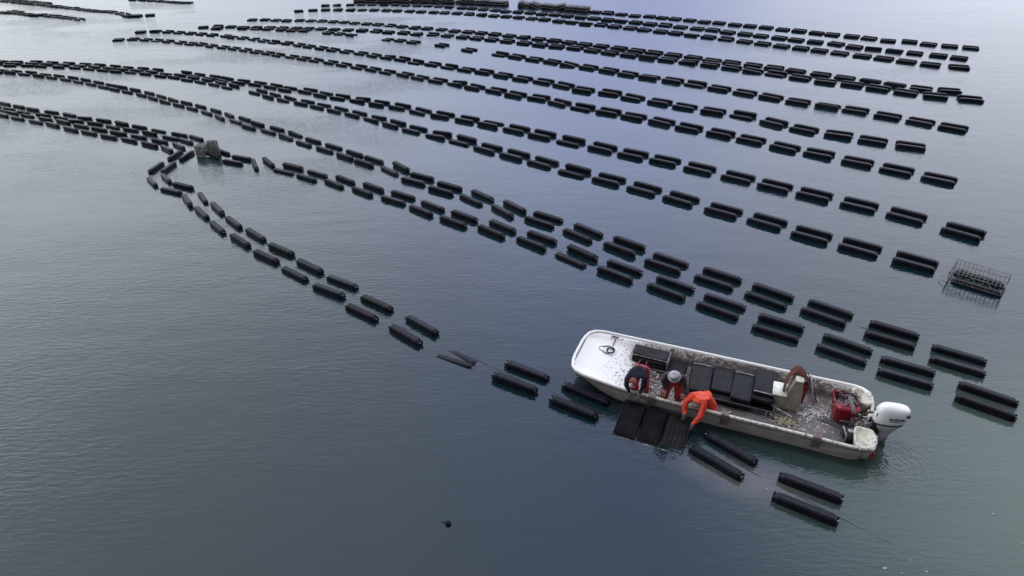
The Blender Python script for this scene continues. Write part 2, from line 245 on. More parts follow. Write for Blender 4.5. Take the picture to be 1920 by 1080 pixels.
ROWS={
'R1':[[7.47,62.44,-29],[8.45,61.9,-29],[9.54,61.27,-33],[10.57,60.52,-25],[11.77,60.23,-26],[12.69,59.51,-34],[13.68,58.92,-31],[14.75,58.28,-34],[15.74,57.5,-32],[16.81,56.98,-31],[17.87,56.2,-33],[18.89,55.64,-30],[19.95,54.98,-36],[20.96,54.15,-34],[22.02,53.59,-33],[23.04,52.78,-38],[23.93,52.11,-33],[25.1,51.46,-35],[26.02,50.69,-41],[26.99,49.84,-28],[28.35,49.49,-31],[29.21,48.58,-38],[30.33,47.94,-29],[31.43,47.34,-28]],
'R2':[[-17.27,66.74,9],[-16.23,66.9,8],[-15.01,67.06,6],[-14.0,67.15,2],[-12.99,67.12,-4],[-11.78,66.97,-4],[-10.75,66.94,-12],[-9.76,66.53,-15],[-8.66,66.39,-9],[-7.65,66.21,-14],[-6.63,65.87,-20],[-5.62,65.47,-22],[-4.43,65.0,-20],[-3.51,64.68,-22],[-2.46,64.18,-26],[-1.38,63.65,-30],[-0.42,62.99,-24],[0.64,62.72,-18],[1.71,62.32,-29],[2.7,61.55,-28],[3.78,61.19,-25],[4.82,60.57,-32],[5.92,59.84,-29],[6.99,59.34,-30],[8.03,58.6,-29],[9.08,58.15,-28],[10.16,57.43,-35],[11.2,56.68,-31],[12.3,56.14,-31],[13.35,55.36,-34],[14.49,54.65,-30],[15.55,54.09,-37],[16.45,53.15,-38],[17.56,52.49,-34],[18.52,51.77,-36],[19.63,51.02,-36],[20.59,50.29,-35],[21.68,49.57,-32],[22.87,48.87,-41],[23.68,47.8,-38],[24.78,47.33,-29],[25.85,46.58,-37],[26.82,45.81,-34],[28.01,45.12,-35],[28.93,44.38,-39]],
'R3':[[-18.95,63.77,19],[-17.78,64.16,13],[-16.67,64.31,5],[-15.57,64.35,-1],[-14.42,64.25,-5],[-13.34,64.15,-4],[-12.25,64.08,-7],[-11.12,63.88,-10],[-10.13,63.71,-11],[-8.99,63.47,-15],[-7.93,63.12,-18],[-6.78,62.75,-16],[-5.8,62.51,-13],[-4.68,62.25,-20],[-3.61,61.71,-21],[-2.51,61.42,-20],[-1.44,60.9,-22],[-0.38,60.54,-21],[0.68,60.07,-27],[1.75,59.47,-27],[2.81,58.98,-30],[3.96,58.18,-30],[4.98,57.71,-29],[6.07,57.01,-29],[7.22,56.49,-30],[8.22,55.76,-35],[9.33,55.04,-35],[10.32,54.29,-34],[11.44,53.6,-31],[12.46,52.98,-34],[13.5,52.2,-36],[14.56,51.44,-36],[15.62,50.65,-37],[16.72,49.79,-38],[17.75,49.0,-38],[18.8,48.19,-37],[19.86,47.44,-35],[20.86,46.74,-37],[21.88,45.91,-37],[23.02,45.11,-36],[24.06,44.34,-38],[25.1,43.51,-40],[26.13,42.61,-34],[27.52,41.92,-26]],
'R4':[[-21.67,59.43,4],[-20.62,59.5,-6],[-19.62,59.23,-15],[-18.66,58.99,-4],[-17.61,59.12,-2],[-16.61,58.91,-13],[-15.64,58.67,-14],[-14.64,58.4,-14],[-13.68,58.17,-20],[-12.74,57.7,-22],[-11.7,57.38,-17],[-10.73,57.07,-21],[-9.66,56.61,-25],[-8.63,56.1,-25],[-7.58,55.63,-22],[-6.56,55.28,-20],[-5.39,54.84,-26],[-4.33,54.2,-24],[-3.25,53.86,-21],[-2.24,53.4,-25],[-1.2,52.91,-28],[-0.11,52.26,-30],[0.94,51.7,-29],[2.05,51.05,-29],[3.15,50.46,-31],[4.18,49.79,-34],[5.21,49.09,-31],[6.32,48.52,-30],[7.46,47.78,-35],[8.54,46.99,-34],[9.61,46.32,-33],[10.73,45.58,-33],[11.88,44.84,-34],[12.92,44.09,-35],[13.96,43.39,-33],[15.1,42.66,-33],[16.17,41.95,-36],[17.2,41.16,-37],[18.37,40.28,-36],[19.46,39.49,-35],[20.59,38.73,-36],[21.61,37.93,-39],[22.63,37.06,-30],[23.93,36.58,-20]],
'R5':[[-24.5,56.2,17],[-23.46,56.51,5],[-22.37,56.4,-5],[-21.3,56.32,-5],[-20.26,56.21,-6],[-19.13,56.07,-10],[-18.05,55.82,-11],[-16.94,55.66,-9],[-15.93,55.5,-9],[-14.89,55.34,-11],[-13.8,55.09,-12],[-12.7,54.88,-11],[-11.55,54.64,-14],[-10.39,54.29,-20],[-9.38,53.87,-16],[-8.18,53.66,-19],[-7.13,53.1,-19],[-5.88,52.89,-16],[-4.75,52.44,-24],[-3.55,51.85,-24],[-2.49,51.41,-23],[-1.38,50.91,-25],[-0.25,50.34,-28],[0.96,49.68,-30],[2.06,49.0,-29],[3.2,48.43,-24],[4.43,47.95,-28],[5.57,47.15,-35],[6.65,46.42,-33],[7.83,45.7,-32],[8.97,45.0,-32],[10.09,44.26,-32],[11.27,43.56,-31],[12.46,42.82,-33],[13.58,42.04,-37],[14.65,41.2,-36],[15.77,40.43,-36],[16.89,39.54,-38],[18.0,38.67,-32],[19.26,38.03,-33],[20.31,37.16,-38],[21.43,36.34,-34],[22.62,35.58,-27],[24.12,34.97,-22]],
'R5c':[[-23.27,55.75,0],[-21.17,55.76,-7],[-20.07,55.49,-11],[-19.09,55.35,-12],[-17.94,55.0,-19],[-17.01,54.66,-13],[-16.05,54.55,-6]],
'R6':[[-13.97,53.72,-21],[-13.02,53.36,-23],[-12.04,52.91,-28],[-9.01,51.12,-26],[-8.04,50.75,-26],[-7.0,50.14,-29],[-4.86,49.02,-33],[-2.87,47.49,-35],[-0.7,46.06,-32],[0.4,45.39,-33],[1.51,44.61,-33],[2.66,43.89,-36],[3.67,43.04,-36],[4.81,42.34,-34],[5.96,41.51,-38],[7.0,40.63,-38],[8.13,39.83,-34],[9.35,39.04,-35],[10.46,38.21,-38],[11.57,37.31,-38],[12.72,36.42,-37],[13.85,35.57,-38],[14.96,34.66,-36],[16.18,33.87,-34],[17.27,33.09,-38],[18.42,32.12,-39],[19.54,31.22,-40],[20.58,30.32,-41]],
'R7':[[-28.63,54.37,18],[-27.62,54.69,3],[-26.53,54.45,-16],[-25.53,54.11,-17],[-24.54,53.83,-16],[-23.62,53.55,-19],[-22.62,53.14,-20],[-21.42,52.74,-26],[-20.8,52.33,-29],[-19.89,51.92,-24],[-18.93,51.51,-28],[-18.01,50.92,-33],[-17.11,50.34,-24],[-16.05,50.04,-24],[-15.02,49.41,-32],[-14.17,48.88,-30],[-13.18,48.34,-31],[-12.23,47.74,-30],[-11.2,47.19,-28],[-10.1,46.6,-31],[-9.1,45.92,-32],[-8.09,45.35,-29],[-7.06,44.77,-34],[-6.08,43.96,-33],[-4.94,43.41,-30],[-3.84,42.67,-33],[-2.73,41.96,-31],[-1.61,41.35,-33],[-0.46,40.51,-36],[0.68,39.7,-33],[1.88,39.0,-34],[2.98,38.14,-41],[4.01,37.14,-34],[5.4,36.54,-32],[6.49,35.57,-38],[7.77,34.72,-35],[8.89,33.88,-35],[10.13,33.08,-32],[11.4,32.33,-38],[12.52,31.16,-44],[13.59,30.19,-37],[14.86,29.39,-33],[16.04,28.59,-31],[17.35,27.88,-28]],
'R8':[[-28.87,51.44,13],[-27.89,51.66,1],[-26.83,51.44,-15],[-25.88,51.14,-18],[-24.95,50.83,-20],[-23.86,50.39,-23],[-22.92,49.96,-18],[-22.11,49.78,-22],[-21.17,49.21,-28],[-20.15,48.75,-24],[-19.25,48.34,-27],[-18.29,47.81,-31],[-17.34,47.21,-28],[-16.45,46.82,-29],[-15.56,46.2,-30],[-14.48,45.69,-28],[-13.57,45.15,-30],[-12.63,44.61,-30],[-11.54,44.0,-31],[-10.57,43.38,-32],[-9.5,42.73,-31],[-8.51,42.14,-33],[-7.51,41.45,-32],[-6.33,40.78,-34],[-5.36,40.03,-35],[-4.25,39.34,-31],[-3.08,38.65,-34],[-2.04,37.85,-34],[-0.83,37.13,-35],[0.24,36.27,-33],[1.49,35.62,-34],[2.53,34.72,-40],[3.66,33.8,-35],[4.88,33.05,-33],[6.01,32.26,-35],[7.22,31.4,-38],[8.32,30.49,-37],[9.57,29.64,-36],[10.7,28.78,-39],[11.85,27.78,-38],[13.01,26.97,-37],[14.21,26.0,-38],[15.38,25.09,-38],[16.55,24.15,-39]],
'R9':[[-33.06,44.48,-12],[-32.02,44.27,-5],[-30.76,44.32,-5],[-29.57,44.05,-11],[-28.41,43.86,-10],[-27.24,43.65,-12],[-26.2,43.39,-15],[-25.05,43.06,-19],[-24.04,42.65,-18],[-22.98,42.41,-16],[-21.91,42.05,-19],[-19.82,41.28,-23],[-18.86,40.84,-25],[-17.74,40.31,-27],[-16.82,39.8,-27],[-15.66,39.24,-23],[-14.57,38.83,-24],[-13.49,38.25,-31],[-12.5,37.6,-25],[-11.28,37.23,-26],[-10.24,36.48,-32],[-9.2,35.94,-26],[-8.01,35.38,-28],[-6.89,34.71,-29],[-5.74,34.13,-31],[-4.58,33.33,-33],[-3.4,32.63,-30],[-2.14,31.9,-31],[-0.98,31.19,-32],[0.25,30.38,-34],[1.41,29.56,-36],[2.65,28.65,-34],[3.96,27.81,-34],[5.15,26.98,-33],[6.36,26.25,-34],[7.57,25.34,-37],[8.84,24.41,-37],[9.98,23.52,-37],[11.14,22.67,-36],[12.39,21.78,-36],[13.61,20.85,-41],[14.83,19.6,-46]],
'R10':[[-31.78,43.71,-1],[-30.64,43.69,-7],[-29.66,43.48,-10],[-28.43,43.29,-9],[-27.27,43.08,-14],[-26.18,42.72,-18],[-25.15,42.38,-19],[-24.17,42.02,-17],[-23.15,41.78,-16],[-22.05,41.41,-22],[-20.9,40.87,-21],[-19.98,40.6,-24],[-18.91,39.96,-29],[-17.93,39.48,-28],[-16.9,38.87,-32],[-15.91,38.22,-32],[-13.97,37.07,-35],[-12.99,36.28,-36],[-11.98,35.61,-32],[-10.87,34.97,-32],[-9.86,34.31,-33],[-8.83,33.64,-34],[-7.75,32.9,-35],[-6.66,32.11,-37],[-5.59,31.26,-38],[-4.51,30.41,-36],[-3.31,29.6,-34],[-2.16,28.8,-38],[-1.01,27.81,-38],[0.14,26.98,-37],[1.3,26.08,-39],[2.52,25.07,-37],[3.77,24.23,-35],[5.0,23.31,-38],[6.17,22.38,-39],[7.43,21.35,-37],[8.68,20.46,-39],[9.79,19.44,-39],[10.98,18.56,-37],[12.23,17.59,-38]],
'R11':[[-31.46,42.02,-11],[-30.54,41.85,-14],[-29.42,41.48,-20],[-28.28,41.03,-22],[-27.23,40.61,-23],[-26.12,40.13,-25],[-25.09,39.6,-27],[-24.04,39.05,-29],[-23.02,38.45,-30],[-22.14,37.95,-29],[-21.13,37.39,-30],[-20.05,36.75,-33],[-19.1,36.07,-36],[-18.15,35.38,-34],[-17.18,34.77,-32],[-16.2,34.14,-34],[-15.15,33.39,-38],[-14.19,32.59,-46],[-13.18,31.95,-38],[-12.28,31.09,-37],[-11.14,30.41,-34],[-10.08,29.6,-39],[-9.04,28.73,-38],[-7.93,27.93,-37],[-6.86,27.07,-39],[-5.91,26.3,-37],[-4.67,25.42,-48],[-3.65,24.33,-32],[-2.5,23.39,-33],[-1.27,22.53,-48],[-0.11,21.54,-49],[1.09,20.67,-36],[2.34,19.65,-43],[3.57,18.67,-42],[4.69,17.6,-37],[5.99,16.66,-41],[7.17,15.71,-42],[8.43,14.85,-39],[9.66,13.81,-36],[10.74,12.76,-34]],
'R12':[[-26.68,34.73,-26],[-25.63,34.21,-27],[-24.56,33.65,-24],[-23.3,33.19,-21],[-22.15,32.72,-25],[-21.07,32.15,-23],[-19.95,31.77,-22],[-18.82,31.25,-24],[-17.74,30.77,-25],[-16.59,30.21,-26],[-15.37,29.62,-26],[-14.43,29.14,-36],[-12.6,27.33,-40],[-11.43,26.5,-25],[-9.0,25.47,-26],[-7.87,24.75,-36],[-6.64,24.12,-38],[-5.41,23.35,-39],[-4.16,22.56,-34],[-3.01,21.63,-42],[-1.82,20.73,-36],[-0.5,19.96,-42],[0.8,19.13,-39],[2.0,18.06,-43],[3.19,17.14,-39],[4.51,16.17,-38],[5.69,15.2,-38],[6.88,14.15,-33],[8.2,13.22,-36],[9.27,12.3,-32],[10.54,11.3,-38]],
'R13':[[-25.96,33.52,-30],[-25.28,33.14,-28],[-24.19,32.61,-25],[-22.96,32.06,-23],[-21.85,31.59,-26],[-20.6,30.9,-26],[-19.47,30.4,-25],[-18.26,29.8,-24],[-17.09,29.32,-25],[-15.87,28.69,-28],[-14.8,28.09,-41],[-14.02,27.08,82],[-14.19,25.7,88],[-13.72,24.36,-52],[-12.67,23.54,-28],[-11.58,22.5,-53],[-10.66,21.51,-50],[-9.68,20.37,-49],[-8.6,19.4,-42],[-7.44,18.33,-36],[-6.26,17.28,-39],[-5.06,16.32,-33],[-3.89,15.2,-37],[-2.55,14.13,-42],[0.19,12.2,-32],[1.49,11.37,-30],[4.25,9.71,-44],[5.53,8.6,-30]],
'L1':[[-49.9,70.6,-27],[-49.03,70.16,-25],[-48.19,69.8,-25],[-47.33,69.37,-27],[-46.49,68.94,-25],[-45.67,68.59,-25],[-44.84,68.17,-28],[-43.98,67.68,-29],[-43.09,67.19,-27],[-42.37,66.86,-24],[-41.63,66.54,-27],[-40.8,66.06,-28],[-40.0,65.67,-28],[-39.2,65.21,-28],[-38.41,64.82,-27],[-37.61,64.41,-26],[-36.86,64.07,-13],[-36.26,64.05,-12],[-35.57,63.75,-30],[-34.61,63.03,-38],[-33.73,62.33,-43],[-33.11,61.64,-29],[-32.42,61.53,6],[-31.39,61.93,22]],
'L0':[[-49.05,71.0,-21],[-48.09,70.63,-24],[-47.23,70.19,-26],[-46.31,69.75,-27],[-45.35,69.23,-28],[-44.41,68.72,-28]],
'L2':[[-45.74,63.74,-9],[-45.21,63.66,-5],[-44.73,63.64,-9],[-44.07,63.45,-22],[-43.19,62.98,-26],[-42.38,62.62,-27],[-41.49,62.13,0],[-41.1,62.35,2],[-40.06,61.82,-25],[-39.25,61.47,-25],[-38.36,61.03,-26],[-37.5,60.62,-27],[-36.51,60.06,-30]],
'L3':[[-44.84,64.28,-26],[-44.01,63.87,-26]],
'LA':[[-37.09,70.82,-14],[-35.94,70.53,-17],[-35.01,70.21,-19],[-34.17,69.94,-20],[-33.39,69.62,-23],[-32.67,69.32,-23],[-32.01,69.05,-20],[-31.46,68.87,-12],[-30.89,68.82,-6]],
'S':[[-10.27,26.08,-58]],
'SUNK':[[-1.35,13.02,-34]],
'UP':[[-14.49,69.08,-6],[-13.32,68.96,-6],[-12.18,68.85,-4],[-11.12,68.82,-4],[-10.15,68.71,-4],[-8.99,68.68,-4],[-7.96,68.57,-8],[-6.93,68.38,-13],[-5.89,68.11,-11],[-4.68,67.95,-9],[-3.85,67.81,-13],[-2.8,67.5,-18],[-1.82,67.16,-20],[-0.78,66.78,-22],[1.25,65.85,-23],[2.25,65.44,-28],[3.37,64.67,-23],[4.45,64.46,-24],[5.47,63.71,-33],[6.43,63.16,-30]],
'WIRE':[[13.62,16.63,-37]]}

ROWDESC={'R13':'nearest row','R12':'first row beyond the boat','R11':'second row beyond the boat','R10':'third row beyond the boat','R9':'fourth row beyond the boat','R8':'fifth row beyond the boat','R7':'sixth row beyond the boat','R6':'seventh row beyond the boat','R5':'eighth row beyond the boat','R4':'ninth row beyond the boat','R3':'tenth row beyond the boat','R2':'eleventh row beyond the boat','R1':'twelfth row beyond the boat','R5c':'short inner row','L1':'far left row','L0':'far left row','L2':'far left lower row','L3':'far left lower row','LA':'farthest left row'}
def ordn(n): return '%d%s'%(n,'th' if 10<n%100<14 else {1:'st',2:'nd',3:'rd'}.get(n%10,'th'))
cages=[]; SCL={}
for k,v in ROWS.items():
    if k not in ROWDESC: continue
    dd=[math.hypot(v[i+1][0]-v[i][0],v[i+1][1]-v[i][1]) for i in range(len(v)-1)]
    for i,(x,y,a) in enumerate(v):
        near=sorted(q for q in dd[max(0,i-3):i+3] if q<1.85) or [1.2]; sp_=near[len(near)//2]
        k_=.715 if x<-6 else (.79 if x>6 else .715+.075*(x+6)/12)
        if k[0]=='L': k_=.84
        SCL[(k,len(v)-i)]=max(.70,min(1.05,k_*sp_/1.07))
        cages.append((math.hypot(x,y),k,len(v)-i,x,y,a))
cages.sort()
LIM=300
SINK={('R13',24):0}
def cage_pose(k,o,x,y):
    r=random.Random(hash((len(k),ord(k[-1]),ord(k[0]),o))&0xffff)
    heave=r.gauss(-.006,.007); roll=r.gauss(0,1.1); pit=r.gauss(0,.5)
    d=math.hypot(x,y)
    q=r.random()
    if d>24 and q<.10: roll=r.choice((-1,1))*r.uniform(6,9)   # one float rides low
    elif d>28 and q<.15: pit=r.choice((-1,1))*r.uniform(3,5)
    return r,heave,roll,pit
def scl(y): return 1.05 if y<18 else max(.93,1.05-(y-18)*.0045)
FL=[]
for i,(d,k,o,x,y,a) in enumerate(cages[:LIM]):
    r,heave,roll,pit=cage_pose(k,o,x,y)
    if (k,o) in {('R12',8):1,('R10',9):1}: roll=8
    e=empty('oyster_cage',(x,y,heave),R(a+r.gauss(0,1.2)),R(roll),R(pit)); s=SCL[(k,o)]; e.scale=(s,s,s)
    tag(e,'black twin-float oyster cage, %s from the right end of the %s'%(ordn(o),ROWDESC[k]),'oyster cage','twin-float oyster cages strung out in rows on the water')
    for sy in (-1,1):
        c=bpy.data.objects.new('float',r.choice(fmeshes)); COL.objects.link(c); c.parent=e
        c.location=(r.gauss(0,.006),sy*.272*s**-.5,0); c.rotation_euler=(R(r.gauss(0,2)),0,R(r.gauss(0,.6))+(math.pi if r.random()<.5 else 0))
# everything farther: one object
bm=bmesh.new()
fb=[]
src=float_bm(1); src.verts.index_update(); src.verts.ensure_lookup_table(); sv=[v.co.copy() for v in src.verts]; sf=[[v.index for v in f.verts] for f in src.faces]; src.free()
for d,k,o,x,y,a in cages[LIM:]:
    r,heave,roll,pit=cage_pose(k,o,x,y); s=SCL[(k,o)]
    m=Matrix.Translation((x,y,heave))@Euler((R(roll),R(pit),R(a+r.gauss(0,1.2)))).to_matrix().to_4x4()@Matrix.Scale(s,4)
    for sy in (-1,1):
        vs=[bm.verts.new(m@(c+Vector((0,sy*.272*s**-.5,0)))) for c in sv]
        mi=r.choice((0,0,1,2))
        for f in sf: bm.faces.new([vs[j] for j in f]).material_index=mi
far=link('far_oyster_cages',bm,None,['float','float2','float3']); tag(far,'far rows of small black twin-float oyster cages beyond the countable ones','oyster cages',kind='stuff')
# tilted pair with one end up, and the half sunk pair ahead of the bow
x,y,a=ROWS['S'][0]
e=empty('oyster_cage',(x,y,.0),R(a),R(4),R(2)); e.scale=(.98,)*3; tag(e,'black twin-float oyster cage turned askew across the gap beside the fouled wire cage','oyster cage','twin-float oyster cages strung out in rows on the water')
for sy in (-1,1):
    c=bpy.data.objects.new('float',fmeshes[2]); COL.objects.link(c); c.parent=e; c.location=(0,sy*.28,-.02*sy); c.rotation_euler=(0,0,R(6*sy))
x,y,a=ROWS['SUNK'][0]
e=empty('oyster_cage',(x,y,-.138),R(a),R(-4),R(-2.4)); tag(e,'half sunken twin-float oyster cage lying awash ahead of the bow','oyster cage','twin-float oyster cages strung out in rows on the water')
for sy in (-1,1):
    c=bpy.data.objects.new('float',fmeshes[2]); COL.objects.link(c); c.parent=e; c.location=(0,sy*.13,0); c.rotation_euler=(0,0,R(-6*sy))
# mooring lines: thin ropes that dip in and out of the surface between the cages
def mooring(k,ext,name_label,r_=.008,first=0):
    v=ROWS[k][first:]; pts=[]
    q=random.Random(len(v)+ord(k[-1]))
    for (x,y,a),(x2,y2,a2) in zip(v,v[1:]):
        n=5
        for s in range(n):
            t=s/n; pts.append((x+(x2-x)*t+q.gauss(0,.012),y+(y2-y)*t+q.gauss(0,.012),q.uniform(-.020,.003)))
    x,y,a=v[-1]; px,py,_=v[-2]; dx,dy=x-px,y-py; l=math.hypot(dx,dy); dx/=l; dy/=l
    for s in range(1,9):
        t=s/8*ext; pts.append((x+dx*(.3+t),y+dy*(.3+t),.000-.04*(s/8)**2+q.uniform(-.010,.003)))
    bm=bmesh.new(); tube(bm,pts,r_,5); o=link('mooring_line',bm,None,['drope'],True)
    tag(o,name_label,'mooring line','mooring lines threaded through the rows of cages')
for k,w,e_ in (('R12','first',1.6),('R11','second',1.8),('R10','third',1.0),('R9','fourth',1.6),('R8','fifth',.5),('R7','sixth',.5),('R6','seventh',.5),('R5','eighth',.5),('R4','ninth',.6),('R3','tenth',.6)):
    mooring(k,e_,'thin dark rope linking the cages of the %s row beyond the boat'%w,first=max(0,len(ROWS[k])-14))
mooring('R13',3.0,'thin dark rope linking the cages of the nearest row',first=6)
# ---------------------------------------------------------------- wire cages
def wirebox(bm,c,s,cell,r=.006,edge=.010,faces='XxYyZz',rot=None,mi=0,jit=0):
    rt=rot.to_matrix() if rot else Matrix.Identity(3); c=Vector(c); q=random.Random(3)
    def T(p):
        p=rt@Vector(p)+c
        return p+Vector((q.gauss(0,jit),q.gauss(0,jit),q.gauss(0,jit))) if jit else p
    def bar(a,b,rr): 
        tube(bm,[T(a),T(b)],rr,4,mi)
    h=[v/2 for v in s]
    for sy in (-1,1):
        for sz in (-1,1): bar((-h[0],sy*h[1],sz*h[2]),(h[0],sy*h[1],sz*h[2]),edge); bar((sy*h[0],-h[1],sz*h[2]),(sy*h[0],h[1],sz*h[2]),edge); bar((sy*h[0],sz*h[1],-h[2]),(sy*h[0],sz*h[1],h[2]),edge)
    n=[max(1,round(s[i]/cell[i])) for i in range(3)]
    for f in faces:
        ax={'x':0,'y':1,'z':2}[f.lower()]; sg=1 if f.isupper() else -1
        u_,v_=[i for i in range(3) if i!=ax]
        for a_,b_ in ((u_,v_),(v_,u_)):
            for i in range(1,n[a_]):
                p=[0,0,0]; q2=[0,0,0]; p[ax]=q2[ax]=sg*h[ax]; p[a_]=q2[a_]=-h[a_]+s[a_]*i/n[a_]; p[b_]=-h[b_]; q2[b_]=h[b_]
                bar(p,q2,r)
# flipped cages with their bags in the air, far row
for i,(x,y,a) in enumerate(ROWS['UP']):
    q=random.Random(i+50)
    tilt=q.gauss(0,4) if i not in (9,14,15,17) else q.choice((-1,1))*12
    e=empty('flipped_oyster_cage',(x,y,0),R(a+q.gauss(0,2)),R(q.gauss(0,3)),R(tilt))
    n_=len(ROWS['UP'])-i
    tag(e,'flipped oyster cage with black bags raised, %s from the right in its far row'%ordn(n_),'oyster cage','flipped oyster cages with their bags raised above the floats')
    for sy in (-1,1):
        c=bpy.data.objects.new('float',fmeshes[0]); COL.objects.link(c); c.parent=e; c.location=(0,sy*.28,.0)
    b=bmesh.new(); wirebox(b,(0,0,.25),(1.0,.9,.26),(.25,.3,.26),.010,.016,'XxYyZ'); link('wire_frame',b,e,['wire'])
    for j in range(3):
        b=bmesh.new(); box(b,((j-1)*.32,0,.215+q.uniform(-.02,.02)),(.29,.84,.17+q.uniform(-.03,.02)),taper=.93); link('mesh_bag',b,e,['mesh'])
# empty wire cage at the right
x,y=13.38,16.42; A_=R(-42)
e=empty('wire_oyster_cage',(x,y,0),A_); tag(e,'empty wire mesh cage floating upside down on two black floats','oyster cage')
for sy,xx in ((-1,.06),(1,0)):
    c=bpy.data.objects.new('float',fmeshes[2]); COL.objects.link(c); c.parent=e; c.location=(xx,sy*.30,-.04); c.scale=(1.14,.95,1.0)
b=bmesh.new(); wirebox(b,(0,0,.225),(1.34,.93,.27),(.105,.155,.135),.006,.009,'XxYyZ',jit=.006); link('wire_frame',b,e,['wire'])
b=bmesh.new()
tube(b,curve([(-.55,-.45,.42),(-.42,-.5,.30),(-.30,-.48,.22),(-.15,-.49,.30)]),.010,5)
tube(b,curve([(-.2,-.46,.42),(0,-.5,.26),(.1,-.49,.24),(.2,-.47,.3)]),.010,5)
tube(b,curve([(.25,-.46,.4),(.35,-.5,.28),(.48,-.49,.2)]),.010,5)
tube(b,curve([(-.67,-.4,.2),(-.85,-.42,.1),(-.8,-.2,.12),(-.67,-.1,.2)]),.008,5)
link('bungee_cord',b,e,['wire'],True)
# fouled cage standing on end at the left junction
e=empty('fouled_wire_cage',(-13.02,27.3,-.04),R(-14),R(2),R(-3)); e.scale=(.92,.92,.80); tag(e,'upended wire cage crusted with grey brown fouling between the left rows','oyster cage')
b=bmesh.new(); wirebox(b,(-.16,-.02,.28),(.46,.34,.64),(.06,.07,.06),.009,.014,rot=Euler((R(4),R(6),0)),jit=.014); link('wire_frame',b,e,['wire'])
b=bmesh.new(); wirebox(b,(.30,.22,.36),(.50,.12,.76),(.055,.06,.06),.009,.013,'YyX',rot=Euler((R(-8),R(-7),0)),jit=.014); link('wire_lid',b,e,['wire'])
b=bmesh.new()
q=random.Random(9)
for i in range(900):
    s=q.uniform(.012,.030)
    if i%2: p=Vector((-.16+q.uniform(-.22,.22),q.choice((-.19,-.19,.15))+q.gauss(0,.012),q.uniform(-.02,.60+.05*math.sin(i)))); 
    else: p=Vector((.30+q.uniform(-.24,.24),.22+q.choice((-.06,.06))+q.gauss(0,.012),q.uniform(.0,.70+.06*math.sin(i*1.7))))
    if q.random()<p.z*.55: continue
    box(b,p,(s*q.uniform(.4,1.1),s*q.uniform(.4,1.0),s*q.uniform(1.5,5.0)),Euler((q.uniform(-.35,.35),q.uniform(-.35,.35),q.uniform(0,3))),mi=q.choice((0,0,1,2)))
for i in range(60):
    p=Vector((q.uniform(-.4,.5),q.uniform(-.25,.35),0)); box(b,p+Vector((0,0,.04)),(.08,.06,.09),Euler((q.uniform(-.4,.4),q.uniform(-.4,.4),q.uniform(0,3))))
link('fouling',b,e,['growth','pale','growth'])
# small mooring buoy in the near water
e=empty('mooring_buoy',(-.0,.0,0)); 
bx,by=(-1.18,8.10)
e.location=(bx,by,0); tag(e,'small dark round buoy alone in the open near water','buoy')
b=bmesh.new(); bmesh.ops.create_uvsphere(b,u_segments=16,v_segments=10,radius=.055); link('ball',b,e,['float2'],True).location=(0,0,.02)
b=bmesh.new(); tube(b,curve([(-.05,.02,.03),(-.10,.04,.01),(-.16,.05,-.004),(-.22,.06,-.02)]),.006,5); link('tether',b,e,['drope'],True)
# flecks of foam
bm=bmesh.new(); q=random.Random(2)
for (x,y,s) in [(6.32,7.15,0.05),(5.71,7.11,0.03),(5.88,7.06,0.02),(6.55,7.05,0.03),(6.98,7.08,0.035),(6.83,7.3,0.02),(8.84,8.27,0.03),(9.01,8.19,0.02),(8.95,7.62,0.03),(15.6,19.1,0.03),(15.83,19.06,0.02),(15.75,18.38,0.02),(4.88,8.88,0.03),(4.97,9.0,0.02)]:
    n=9; vs=[]
    for i in range(n):
        t=i/n*2*math.pi; r_=s*.55*q.uniform(.6,1.1); vs.append((x+math.cos(t)*r_*1.6,y+math.sin(t)*r_))
    loft(bm,[[(a,b_,.001) for a,b_ in vs],[(x+(a-x)*.8,y+(b_-y)*.8,.008) for a,b_ in vs]],cap0=False)
o=link('foam',bm,None,['pale']); tag(o,'white flecks of foam on the water surface','foam',kind='stuff')
